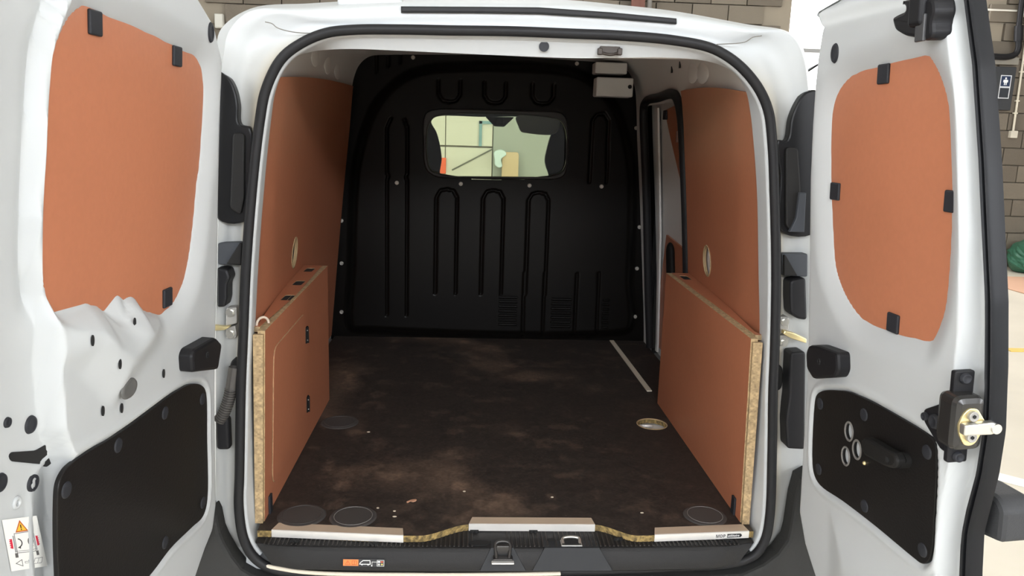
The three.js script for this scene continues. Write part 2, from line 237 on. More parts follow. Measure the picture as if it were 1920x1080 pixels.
{
  const tones = [[0.19, 0.162, 0.125], [0.21, 0.18, 0.14], [0.172, 0.147, 0.114], [0.225, 0.194, 0.15]].map((c, i) => std(new THREE.Color().setRGB(...c), 0.95, { bumpMap: rep(grain, 2, 1), bumpScale: 0.004 }));
  const bg = rb(0.43, 0.205, 0.06, 0.006, 0, 0, 0, 1);
  const blocks = (x0, x1, y0, y1, off) => { let row = 0; for (let y = y0; y < y1; y += 0.215, row++) for (let x = x0 + (row % 2 ? 0.22 : 0); x < x1 - 0.42; x += 0.44) { const b = obj('block', bg, tones[Math.floor(rnd() * 4)], wallFront); b.position.set(x + 0.215, y + 0.1025, -8.0 + (rnd() - 0.5) * 0.006); } };
  blocks(-3.2, 3.72, 2.46, 3.3); blocks(6.2, 7.6, 0.02, 3.4);
  // smooth rendered panels of the lower wall, seen through the windscreen
  const pm = [std(new THREE.Color().setRGB(0.66, 0.62, 0.50), 0.85), std(new THREE.Color().setRGB(0.36, 0.37, 0.31), 0.85)];
  for (const [x0, x1, y0, y1, k] of [[-3.2, -0.408, 1.345, 2.4, 0], [-0.40, 0.164, 1.345, 2.4, 0], [-3.2, -0.408, 0.02, 1.325, 0], [-0.40, 0.164, 0.02, 1.325, 0], [0.174, 3.7, 0.02, 2.4, 1]])
    obj('concrete_panel', rb(x1 - x0, y1 - y0, 0.07, 0.006, (x0 + x1) / 2, (y0 + y1) / 2, -7.985, 1), pm[k], wallFront);
  obj('door_frame_trim', [bx(0.035, 0.30, 0.03, 0.018, 1.495, -7.94), bx(0.165, 0.035, 0.03, 0.08, 1.63, -7.94)], std(new THREE.Color().setRGB(0.2, 0.33, 0.33), 0.6), wallFront);
}
{
  const glow = std(0xffffff, 0.9, { emissive: 0xffffff, emissiveIntensity: 3.2 });
  const w = new THREE.Group(); w.name = 'window_1'; w.userData.kind = 'structure'; scene.add(w);
  const cols = 3; for (let i = 0; i < cols; i++) { const pw = (WX1 - WX0) / cols; obj('pane', bx(pw - 0.02, WY1 - WY0, 0.03, WX0 + pw * (i + 0.5), (WY0 + WY1) / 2, -8.14), glow, w); }
  obj('mullion', bx(WX1 - WX0, 0.045, 0.05, (WX0 + WX1) / 2, 2.62, -8.08), std(0x9a9a98, 0.6), w);
  const tr = []; for (let i = 0; i < 5; i++) { const b = bx(0.014, 0.42, 0.014); b.rotateZ(-0.95 - i * 0.03); b.translate(3.98 + i * 0.035, 2.32 + i * 0.03, -8.09); tr.push(b); }
  obj('lattice', tr, std(0xc4c8cc, 0.6), w);
  const l = new THREE.RectAreaLight(0xfdfcff, WINDOW_LIGHT, WX1 - WX0 - 0.05, WY1 - WY0 - 0.05); l.position.set((WX0 + WX1) / 2, (WY0 + WY1) / 2, -8.0); l.rotation.y = Math.PI; scene.add(l);
}
{ // roof lights
  const frameM = std(0xd8d8d4, 0.6), glow = std(0xffffff, 0.9, { emissive: 0xfffdf6, emissiveIntensity: 3 });
  const spots = [[-4.6, 6], [0, 6.6], [4.6, 6], [-4.8, 1.6], [4.8, 1.6], [4.8, -2.6], [-4.8, -3.0], [0, -5.6]];
  const where = ['behind the left door, back row', 'behind the photographer, middle of the back row', 'back row towards the right wall', 'high beside the open left door', 'high beside the open right door', 'beside the right flank of the van', 'beside the left flank of the van', 'in front of the van'];
  spots.forEach(([x, z], i) => {
    const t = thing('roof_light', 'long white diffusing roof light in the ceiling, ' + where[i], 'light', [x, 5.0, z], 'roof lights');
    obj('frame', ext([[-1.05, -0.65], [1.05, -0.65], [1.05, 0.65], [-1.05, 0.65]], 0, 0.05, 0, [[[-1, -0.6], [1, -0.6], [1, 0.6], [-1, 0.6]]]).rotateX(Math.PI / 2), frameM, t);
    obj('diffuser', bx(2, 0.02, 1.2, 0, -0.02, 0), glow, t);
    const l = new THREE.RectAreaLight(0xeff4ff, ROOF_LIGHT * (z < -2 ? 0.8 : z > 4 ? 1.6 : 0.6), 1.98, 1.18); l.position.set(x, 4.955, z); l.rotation.x = -Math.PI / 2; scene.add(l);
  });
}
{ // high strip of daylight windows in the back wall, behind the photographer
  const w = new THREE.Group(); w.name = 'window_2'; w.userData.kind = 'structure'; scene.add(w);
  const glow = std(0xffffff, 0.9, { emissive: 0xf4f8ff, emissiveIntensity: 3 });
  for (let i = 0; i < 6; i++) obj('pane', bx(1.9, 1.1, 0.04, -4 + i * 2, 4.15, 9.46), glow, w);
  obj('frame', [bx(12.4, 0.1, 0.1, 1, 3.56, 9.44), bx(12.4, 0.1, 0.1, 1, 4.74, 9.44), ...[0, 1, 2, 3, 4, 5, 6].map(i => bx(0.1, 1.2, 0.1, -5 + i * 2, 4.15, 9.44))], std(0x8c8f92, 0.6), w);
  const l = new THREE.RectAreaLight(0xf4f8ff, BACK_LIGHT, 11.9, 1.08); l.position.set(1, 4.15, 9.38); scene.add(l);
}
for (const [k, x, n] of [[3, -7.36, 'left'], [4, 9.36, 'right']]) { // tall side windows of the garage
  const w = new THREE.Group(); w.name = 'window_' + k; w.userData.kind = 'structure'; scene.add(w); const s = Math.sign(x);
  const glow = std(0xffffff, 0.9, { emissive: 0xf4f8ff, emissiveIntensity: 3 });
  for (let i = 0; i < 5; i++) obj('pane', bx(0.04, 3.4, 1.5, x, 2.3, 2 + i * 1.6), glow, w);
  obj('frame', [bx(0.1, 0.1, 8.2, x, 0.55, 5.2), bx(0.1, 0.1, 8.2, x, 4.05, 5.2), ...[0, 1, 2, 3, 4, 5].map(i => bx(0.1, 3.6, 0.1, x, 2.3, 1.2 + i * 1.6))], std(0x8c8f92, 0.6), w);
  const l = new THREE.RectAreaLight(0xf4f8ff, SIDE_LIGHT, 7.8, 3.3); l.position.set(x - s * 0.1, 2.3, 5.2); l.rotation.y = s * Math.PI / 2; scene.add(l);
}
// fittings on the far wall
tag(obj('steel_column', [bx(0.04, 4.9, 0.16, 1.86, 2.45, -7.86), bx(0.16, 4.9, 0.03, 1.82, 2.45, -7.8)], std(new THREE.Color().setRGB(0.16, 0.065, 0.045), 0.7)), 'dull red painted steel column against the block wall above the van roof', 'column');
tag(obj('drain_pipe', new THREE.CylinderGeometry(0.03, 0.03, 4.9, 16).translate(1.96, 2.45, -7.82), std(0x77736c, 0.6)), 'grey vertical drain pipe beside the red steel column', 'pipe');
tag(obj('cable_conduit', new THREE.CylinderGeometry(0.013, 0.013, 2.4, 12).translate(0.136, 3.75, -7.94), std(0xd8d4c8, 0.5)), 'thin white conduit on the block wall, the left one of two above the van roof', 'conduit');
tag(obj('cable_conduit', new THREE.CylinderGeometry(0.013, 0.013, 2.4, 12).translate(0.61, 3.76, -7.94), std(0xd8d4c8, 0.5)), 'thin white conduit on the block wall, the right one of two above the van roof', 'conduit');
{
  const t = thing('junction_box', 'small pale junction box on the block wall behind the left door', 'junction box', [-3.03, 2.68, -7.93]);
  obj('box', rb(0.1, 0.16, 0.06, 0.01), std(0xc9c7bd, 0.6), t); obj('lid', rb(0.085, 0.145, 0.012, 0.004, 0, 0, 0.034), std(0xd2d0c6, 0.6), t);
  const p = thing('waste_pipe', 'thick black waste pipe with an elbow on the far block wall', 'pipe', [0, 0, 0]);
  obj('upper_pipe', tube([V3(6.50, 4.9, -7.86), V3(6.50, 3.3, -7.86), V3(6.51, 2.95, -7.86)], 0.032, 30, 14), blackP, p);
  obj('socket', tube([V3(6.51, 2.98, -7.86), V3(6.53, 2.80, -7.86)], 0.05, 6, 16), blackP, p);
  obj('elbow', tube([V3(6.53, 2.82, -7.86), V3(6.545, 2.72, -7.86), V3(6.52, 2.65, -7.86), V3(6.44, 2.615, -7.86), V3(6.2, 2.61, -7.86)], 0.036, 30, 14), blackP, p);
  tag(obj('cable_conduit', new THREE.CylinderGeometry(0.011, 0.011, 0.4, 10).rotateZ(Math.PI / 2).translate(6.3, 3.16, -7.93), std(0xdedad0, 0.5)), 'short horizontal white conduit running to the black waste pipe', 'conduit');
  const u = thing('emergency_light', 'white boxy emergency light on the wall beside the black waste pipe', 'light fitting', [6.68, 3.17, -7.9]);
  obj('housing', rb(0.28, 0.16, 0.1, 0.015), std(0xdad7cd, 0.5), u); obj('cover', rb(0.26, 0.14, 0.03, 0.01, 0, 0, 0.055), std(0xe8e6de, 0.4), u);
  const c = thing('switch_drop', 'cream conduit running down to a small socket box on the block wall', 'conduit', [0, 0, 0]);
  obj('pipe', tube([V3(6.675, 3.05, -7.94), V3(6.68, 2.86, -7.94), V3(6.695, 1.73, -7.94)], 0.014, 12, 10), std(0xd9d2bf, 0.5), c);
  obj('socket_box', rb(0.09, 0.09, 0.06, 0.008, 6.7, 1.69, -7.94), std(0xd2ccbc, 0.5), c);
  for (const y of [2.1, 2.45, 1.95]) obj('saddle_clip', rb(0.05, 0.02, 0.035, 0.004, 6.69, y, -7.945), std(0xd9d2bf, 0.5), c);
  // sign
  const s = thing('wall_sign', 'dark framed sign with a white figure on blue beside the right door seal', 'sign', [6.45, 2.24, -7.93]);
  obj('board', rb(0.3, 0.52, 0.04, 0.008), std(0x35373a, 0.6), s);
  obj('lintel', rb(0.32, 0.09, 0.06, 0.01, 0, 0.33, 0), std(0x8a867c, 0.8), s);
  const cv = document.createElement('canvas'); cv.width = 128; cv.height = 256; const g = cv.getContext('2d');
  g.fillStyle = '#d9dcdf'; g.fillRect(0, 0, 128, 256); g.fillStyle = '#1b2d4d'; g.fillRect(10, 10, 108, 112); g.fillStyle = '#2b2f36'; g.fillRect(10, 140, 108, 106);
  g.fillStyle = '#f2f4f6'; g.beginPath(); g.arc(64, 34, 11, 0, 7); g.fill(); g.fillRect(46, 48, 36, 36); g.fillRect(36, 52, 10, 26); g.fillRect(82, 52, 10, 26); g.fillRect(48, 84, 12, 24); g.fillRect(68, 84, 12, 24);
  const ct = new THREE.CanvasTexture(cv); ct.colorSpace = THREE.SRGBColorSpace;
  obj('notice', new THREE.PlaneGeometry(0.14, 0.28).translate(0.03, 0.02, 0.022), std(0xffffff, 0.5, { map: ct }), s);
  // green sack: crumpled
  const gs = new THREE.IcosahedronGeometry(1, 20), gp = gs.attributes.position;
  for (let i = 0; i < gp.count; i++) { const v = V3(gp.getX(i), gp.getY(i), gp.getZ(i)); const n = fbm(v.x * 0.25 + 0.5, v.y * 0.25 + 0.5 + v.z * 0.13, 8, 4, 5); const k = 0.82 + 0.42 * n; const y = Math.max(-0.7, v.y * k); gp.setXYZ(i, v.x * k * (v.y > 0.4 ? 1.08 - 0.25 * (v.y - 0.4) : 1.08), y, v.z * k); }
  gs.computeVertexNormals();
  tag(obj('sack', gs.scale(0.36, 0.24, 0.28).translate(7.02, 0.178, -7.55), std(new THREE.Color().setRGB(0.035, 0.14, 0.085), 0.4)), 'crumpled glossy green plastic sack on the floor at the foot of the far wall', 'sack');
  // floor mat and painted lines
  tag(obj('floor_mat', rb(3.2, 0.012, 1.7, 0.004, 7.4, 0.008, -6.3), std(new THREE.Color().setRGB(0.66, 0.40, 0.27), 0.8)), 'pale orange mat lying on the floor in front of the green sack', 'mat');
  tag(obj('floor_line', bx(4.2, 0.006, 0.09, 6.1, 0.0035, -3.85), std(new THREE.Color().setRGB(0.75, 0.52, 0.12), 0.6)), 'yellow painted line across the floor beyond the right door', 'floor marking');
  const wl = std(new THREE.Color().setRGB(0.9, 0.88, 0.83), 0.5);
  tag(obj('floor_line', bx(5, 0.005, 0.09, 5.4, 0.003, -2.05), wl), 'upper white painted line on the floor beside the right door, parallel to the wall', 'floor marking');
  tag(obj('floor_line', new THREE.BoxGeometry(3, 0.005, 0.09).rotateY(-0.75).translate(3.3, 0.0036, -0.75), wl), 'oblique white painted line on the floor beside the right door', 'floor marking');
  // seen through the windscreen
  const bd = thing('board', 'pale beige rounded board leaning on the far wall, seen through the windscreen', 'board', [0.38, 0, -7.86]);
  obj('panel', ext(round2([[-0.105, 0.02], [0.105, 0.02], [0.105, 1.29], [-0.095, 1.285]], 0.04), 0, 0.03, 0.004), std(new THREE.Color().setRGB(0.62, 0.45, 0.26), 0.7), bd);
  const cl = ext(smooth2([[0.185, 1.285], [0.25, 1.315], [0.31, 1.30], [0.33, 1.26], [0.27, 1.2], [0.285, 1.12], [0.25, 1.1], [0.2, 1.13], [0.19, 1.2]], 60), 0, 0.03, 0.01); cl.translate(0, 0, -7.80);
  tag(obj('cloth', cl, std(new THREE.Color().setRGB(0.62, 0.72, 0.68), 0.9)), 'pale green cloth hung over the corner of the beige board beyond the windscreen', 'cloth');
  tag(obj('diagonal_rail', tube([V3(-0.32, 1.05, -7.9), V3(0.17, 1.318, -7.9)], 0.009, 4, 8), std(0x6e6c60, 0.6)), 'thin dark rail slanting up the pale wall beyond the windscreen', 'rail');
  const os = thing('warning_board', 'small orange board low on the pale wall, seen in the corner of the windscreen', 'sign', [-0.43, 1.1, -7.92]);
  obj('panel', rb(0.075, 0.19, 0.02, 0.005), std(new THREE.Color().setRGB(0.85, 0.13, 0.04), 0.6), os);
  obj('post', bx(0.03, 1.0, 0.02, 0, -0.6, -0.01), std(0x888888, 0.6), os);
}

// ================================================================ the van
const van = thing('van', 'white panel van seen from behind with both rear doors open and an empty load space', 'van');
// stations of the rear opening: inner lip, seal line, outer lip
const N = 34, SMP = 204;
const seal34 = SEAL.slice(0, N);
function nrmOut(i) { const a = seal34[Math.max(0, i - 1)], b = seal34[Math.min(N - 1, i + 1)]; const t = [b[0] - a[0], b[1] - a[1]], l = Math.hypot(...t); return [-t[1] / l, t[0] / l]; }
const offSeal = (i, d) => { const n = nrmOut(i); return [seal34[i][0] + n[0] * d, seal34[i][1] + n[1] * d]; };
const mix = (a, b, t) => [a[0] + (b[0] - a[0]) * t, a[1] + (b[1] - a[1]) * t];
const isTop = i => sstep(11, 13, i) * (1 - sstep(19, 21.5, i));
const idx = [...Array(N).keys()];
const sec = f => curvePts(idx.map(f), SMP);
const outwards = (i, side, top) => { const o = OUTER[i], k = isTop(i); const s = Math.sign(o[0]) || 1; return [o[0] + s * side * (1 - k), o[1] + top * k + (i > 8 && i < 26 ? top * (1 - k) * 0.6 : 0)]; };
// winding: the stations run up the left side and down the right, outward normal = left of travel
const lipZ = i => -0.07 + 0.04 * sstep(10, 13, i) * (1 - sstep(20, 23, i));
const F0 = sec(i => RPt(INNER[i], lipZ(i))), F1 = sec(i => RPt(offSeal(i, -0.013), -0.012)), F1b = sec(i => RPt(offSeal(i, -0.010), -0.002));
const F2 = sec(i => RPt(offSeal(i, 0.006), -0.003)), F3 = sec(i => RPt(offSeal(i, 0.013), -0.012));
const F4 = sec(i => RPt(mix(seal34[i], OUTER[i], 0.45), -0.04 * (1 - isTop(i)) - 0.004)), F4b = sec(i => RPt(mix(seal34[i], OUTER[i], 0.8), -0.03 * (1 - isTop(i)) - 0.004));
const F5 = sec(i => RPt(OUTER[i], -0.01)), F6 = sec(i => RPt(outwards(i, 0.006, 0.008), -0.03)), F7 = sec(i => RPt(outwards(i, 0.05, 0.03), -0.12));
{ // old dirt has stained the gutters beside the seal
  const rows = [F0, F1, F1b, F2, F3, F4, F4b, F5, F6, F7], g = grid(rows), c = new Float32Array(rows.length * (SMP + 1) * 3), dirt = [0, 0, 0, 0.55, 1, 0.28, 0.05, 0.1, 0, 0];
  rows.forEach((r, j) => r.forEach((p, i) => { const st = i / SMP * (N - 1), side = 1 - sstep(9.5, 12, st) * (1 - sstep(21, 24, st)); const k = dirt[j] * side * (0.55 + 0.6 * fbm(p.y * 0.7 + 3, p.x + 2, 8, 3, 91)); const q = (j * (SMP + 1) + i) * 3; c[q] = 1 - 0.26 * k; c[q + 1] = 1 - 0.42 * k; c[q + 2] = 1 - 0.66 * k; }));
  g.setAttribute('color', new THREE.BufferAttribute(c, 3)); const m = white.clone(); m.vertexColors = true;
  part('rear_frame', g, m, van, 'white painted frame around the rear opening');
  const joint = std(new THREE.Color().setRGB(0.16, 0.15, 0.13), 0.8), J = (pts, dz) => part('panel_joint', tube(pts.map(p => RPt(p, dz)), 0.0011, 40, 6), joint, van);
  J([[-0.522, 1.697], [-0.508, 1.694], [-0.499, 1.687], [-0.478, 1.681], [-0.445, 1.678], [-0.415, 1.679]], -0.004); J([[0.41, 1.687], [0.47, 1.694], [0.486, 1.704], [0.505, 1.708]], -0.004);
}
const F8 = sec(i => RPt(outwards(i, 0.15, 0.07), -0.5)), F9 = sec(i => RPt(outwards(i, 0.2, 0.09), -1.4)), F10 = sec(i => RPt(outwards(i, 0.19, 0.08), -2.3));
const F11 = sec(i => RPt(outwards(i, 0.16, 0.05 + 0.12), -2.86));
part('outer_body', grid([F7, F8, F9, F10, F11]), white, van);
part('door_seal', new THREE.TubeGeometry(new THREE.CatmullRomCurve3(SEAL.map(p => RPt(p, 0.006)), true, 'centripetal'), 400, 0.0105, 12, true), rubber, van, 'thick black rubber seal around the rear opening');
part('rear_frame_base', ext([[-0.60, 0.36], [0.62, 0.36], [0.61, 0.535], [0.55, 0.525], [-0.53, 0.525], [-0.585, 0.545]], -0.12, 0.115), white, van);

// walls of the load space: half width at height y and depth z (a slight bow between the ends)
const NEAR = [[0.60, 0.6], [0.567, 1.114], [0.555, 1.233], [0.543, 1.35], [0.534, 1.419], [0.52, 1.535], [0.507, 1.6], [0.49, 1.66], [0.47, 1.8]];
const FAR = [[0.69, 0.6], [0.67, 0.821], [0.644, 1.097], [0.626, 1.277], [0.602, 1.496], [0.587, 1.657], [0.575, 1.72], [0.55, 1.8]];
const halfW = (y, z) => { const t = Math.min(1.05, Math.max(0, (-z - 0.1) / 1.58)); return lookup(NEAR, y) * (1 - t) + lookup(FAR, y) * t + 0.022 * 4 * t * (1 - t); };
{ // inner skin of the body
  const zs = [-0.075, -0.125, -0.2, -0.3, -0.45, -0.6, -0.75, -0.92, -1.1, -1.3, -1.45, -1.60, -1.70, -1.80];
  const ys = [0.52, 0.535, 0.56, 0.66, 0.88, 1.0, 1.18, 1.35, 1.5, 1.63, 1.70, 1.755, 1.79, 1.80, 1.806, 1.81, 1.815];
  const xr = i => [null, null, null, null, null, null, null, null, null, null, null, 0.985, 0.93, 0.78, 0.5, 0.27, 0][i];
  const target = (i, z) => { const left = i <= 16, k = left ? i : 33 - i; const y = ys[Math.min(16, k)]; const roofK = sstep(0.05, 0.5, -z); const near = INNER[i], yy = near[1] + (y - near[1]) * roofK; const w = halfW(Math.min(yy, 1.8), z) + 0.014; const f = xr(Math.min(16, k)); const x = (f === null ? w : w * Math.pow(f, Math.max(0.02, sstep(0.2, 0.6, -z)))) * (k > 13 ? (left ? -1 : 1) * (i === 16 || i === 17 ? 0.3 : 1) : (left ? -1 : 1)); return V3(near[0] + (x - near[0]) * sstep(0.075, 0.125, -z), yy, z); };
  const rows = zs.map((z, j) => j === 0 ? F0 : curvePts(idx.map(i => target(i, z)), SMP));
  const g = grid(rows, (j, i) => { const st = (i + 0.5) / SMP * (N - 1); const z = (zs[j] + zs[j + 1]) / 2, y = (rows[j][i].y + rows[j + 1][i].y) / 2; return !(st > 20 && z < -0.92 && z > -1.6 && y < 1.628); });
  part('inner_body', g, primer, van, 'white inner body skin of the load space');
  part('floor_pan', bx(1.34, 0.03, 1.72, 0.005, 0.565, -0.91), primer, van);
  // rails and pressings of the upper right side
  const dk = std(new THREE.Color().setRGB(0.02, 0.02, 0.02), 0.8);
  part('roof_bow', [rb(0.13, 0.045, 0.09, 0.006, 0.46, 1.765, -1.64)], primer, van);
  part('roof_bow', [rb(0.15, 0.075, 0.09, 0.006, 0.475, 1.69, -1.62)], primer, van);
  part('bow_hole', cyl(0.008, 0.004, 14).rotateX(Math.PI / 2).translate(0.535, 1.693, -1.574), dk, van);
  for (const [x, y, z] of [[0.528, 1.722, -1.05], [0.515, 1.727, -0.92]]) part('rail_slot', bx(0.004, 0.026, 0.012, halfW(y, z) + 0.011, y, z), dk, van);
  for (const [s, y, z] of [[1, 1.69, -0.75], [1, 1.68, -0.62], [-1, 1.7, -0.75], [-1, 1.7, -1.05], [-1, 1.7, -1.3]]) { const g2 = new THREE.SphereGeometry(1, 24, 12); g2.scale(0.007, 0.035, 0.06); part('pressing', g2.translate(s * (halfW(y, z) + 0.014), y, z), primer, van); }
}
// header details
part('header_plug', cyl(0.0105, 0.006, 28).rotateX(Math.PI / 2).translate(0.048, 1.671, -0.071), clipM, van, 'round dark grey plug in the header');
{
  const dk = std(new THREE.Color().setRGB(0.035, 0.026, 0.02), 0.5, { metalness: 0.3 });
  part('roof_striker', [rb(0.044, 0.02, 0.006, 0.002, 0.187, 1.669, -0.073), tube([V3(0.166, 1.663, -0.07), V3(0.187, 1.659, -0.064), V3(0.208, 1.664, -0.07)], 0.003, 14, 8), rb(0.01, 0.014, 0.01, 0.002, 0.166, 1.665, -0.07), rb(0.01, 0.014, 0.01, 0.002, 0.208, 1.666, -0.07)], dk, van, 'dark metal door striker under the header');
}
part('roof_strip', rearExt([[-0.248, 1.737], [-0.1, 1.742], [0.033, 1.746], [0.18, 1.742], [0.32, 1.735], [0.321, 1.724], [0.18, 1.730], [0.033, 1.733], [-0.1, 1.730], [-0.248, 1.725]], -0.008, 0.014, 0.003), rubber, van, 'black strip along the rear edge of the roof');
for (const x of [-0.315, 0.275]) part('roof_rib', rb(0.135, 0.024, 0.34, 0.01).rotateX(0.13).translate(x, 1.766 + (x > 0 ? -0.006 : 0.002), -0.255), white, van);
// pillar recesses: tail lamp backs, hinges, straps, conduit
const lampM = soft(new THREE.Color().setRGB(0.008, 0.008, 0.0085), 0.35), slateM = soft(new THREE.Color().setRGB(0.045, 0.049, 0.056), 0.5);
part('tail_lamp', rearExt(smooth2(lampL, 60), -0.03, 0.024, 0.004), lampM, van, 'black back of the left tail lamp');
part('tail_lamp', rearExt(smooth2(lampR, 60), -0.03, 0.024, 0.004), lampM, van, 'black back of the right tail lamp');
part('lamp_bracket', rearExt(round2([[-0.59, 1.475], [-0.566, 1.475], [-0.57, 1.34], [-0.578, 1.305], [-0.6, 1.32], [-0.596, 1.38]], 0.01), -0.014, 0.018, 0.004), blackM, van);
part('lamp_bracket', rearExt(round2([[0.572, 1.48], [0.6, 1.48], [0.612, 1.40], [0.618, 1.34], [0.6, 1.303], [0.586, 1.31]], 0.01), -0.014, 0.018, 0.004), blackM, van);
part('lamp_bracket', rearExt([[0.607, 1.385], [0.622, 1.385], [0.625, 1.3], [0.592, 1.3], [0.604, 1.33]], 0.002, 0.01, 0.002), slateM, van);
part('lamp_base', rearExt(round2(lampL2, 0.004), -0.03, 0.024, 0.002), slateM, van);
part('lamp_base', rearExt(round2(lampR2, 0.004), -0.03, 0.024, 0.002), slateM, van);
part('lamp_bracket', rearExt([[-0.582, 1.247], [-0.577, 1.247], [-0.580, 1.201], [-0.61, 1.203]], -0.01, 0.012, 0.002), blackM, van);
part('lamp_bracket', rearExt([[0.588, 1.248], [0.592, 1.248], [0.622, 1.203], [0.592, 1.203]], -0.01, 0.012, 0.002), blackM, van);
part('check_strap', rearExt(round2(strapL, 0.005), -0.035, 0.04, 0.005), blackP, van);
part('check_strap', rearExt(round2(strapR, 0.008), -0.035, 0.04, 0.005), blackP, van);
part('check_strap', rearExt(round2(strapR2, 0.008), -0.035, 0.04, 0.005), blackP, van);
part('hinge', [hingeL, hingeL2].map(h => rearExt(round2(h, 0.005), -0.036, 0.024, 0.002)), dullSteel, van, 'grey hinge plates of the left door');
part('hinge', [hingeR, hingeR2].map(h => rearExt(round2(h, 0.005), -0.036, 0.024, 0.002)), dullSteel, van, 'grey hinge plates of the right door');
part('hinge_arm', rearExt(round2([[0.603, 1.080], [0.625, 1.075], [0.655, 1.062], [0.655, 1.052], [0.62, 1.062], [0.6, 1.073]], 0.003), -0.012, 0.014, 0.002), zinc, van);
part('hinge_arm', rearExt(round2([[-0.655, 1.071], [-0.618, 1.068], [-0.606, 1.068], [-0.618, 1.060], [-0.655, 1.057]], 0.003), -0.012, 0.012, 0.002), zinc, van);
for (const [x, y] of boltsLR) part('hinge_bolt', mergeGeometries([cyl(0.0075, 0.006, 6).toNonIndexed(), cyl(0.0095, 0.003, 20).translate(0, -0.003, 0).toNonIndexed()]).rotateX(Math.PI / 2).translate(x, y, -0.05 * (y - 0.6) - 0.008), steel, van);
part('grommet', rearExt(smooth2(holeL, 30), -0.04, 0.022, 0.003), blackM, van); part('grommet', rearExt(smooth2(holeR, 30), -0.04, 0.022, 0.003), blackM, van);
{
  const path = curvePts(conduit.map(p => RPt(p, 0.004)), 90), gs = [];
  const c = new THREE.CatmullRomCurve3(conduit.map(p => RPt(p, 0.004)), false, 'centripetal');
  const g = new THREE.TubeGeometry(c, 220, 0.0115, 14), p = g.attributes.position; // corrugated towards its lower end
  for (let s = 0; s <= 220; s++) { const ctr = c.getPointAt(s / 220); const k = s / 220 < 0.38 ? 1 : 1 + 0.14 * Math.sign(Math.sin(s / 220 * 150)); for (let j = 0; j <= 14; j++) { const q = s * 15 + j; p.setXYZ(q, ctr.x + (p.getX(q) - ctr.x) * k, ctr.y + (p.getY(q) - ctr.y) * k, ctr.z + (p.getZ(q) - ctr.z) * k); } }
  g.computeVertexNormals(); part('cable_conduit', g, std(new THREE.Color().setRGB(0.06, 0.055, 0.05), 0.55), van, 'corrugated dark grey cable conduit beside the left hinge');
  part('conduit_plug', [rb(0.03, 0.075, 0.024, 0.008, -0.628, 0.83, -0.022)], blackP, van);
}
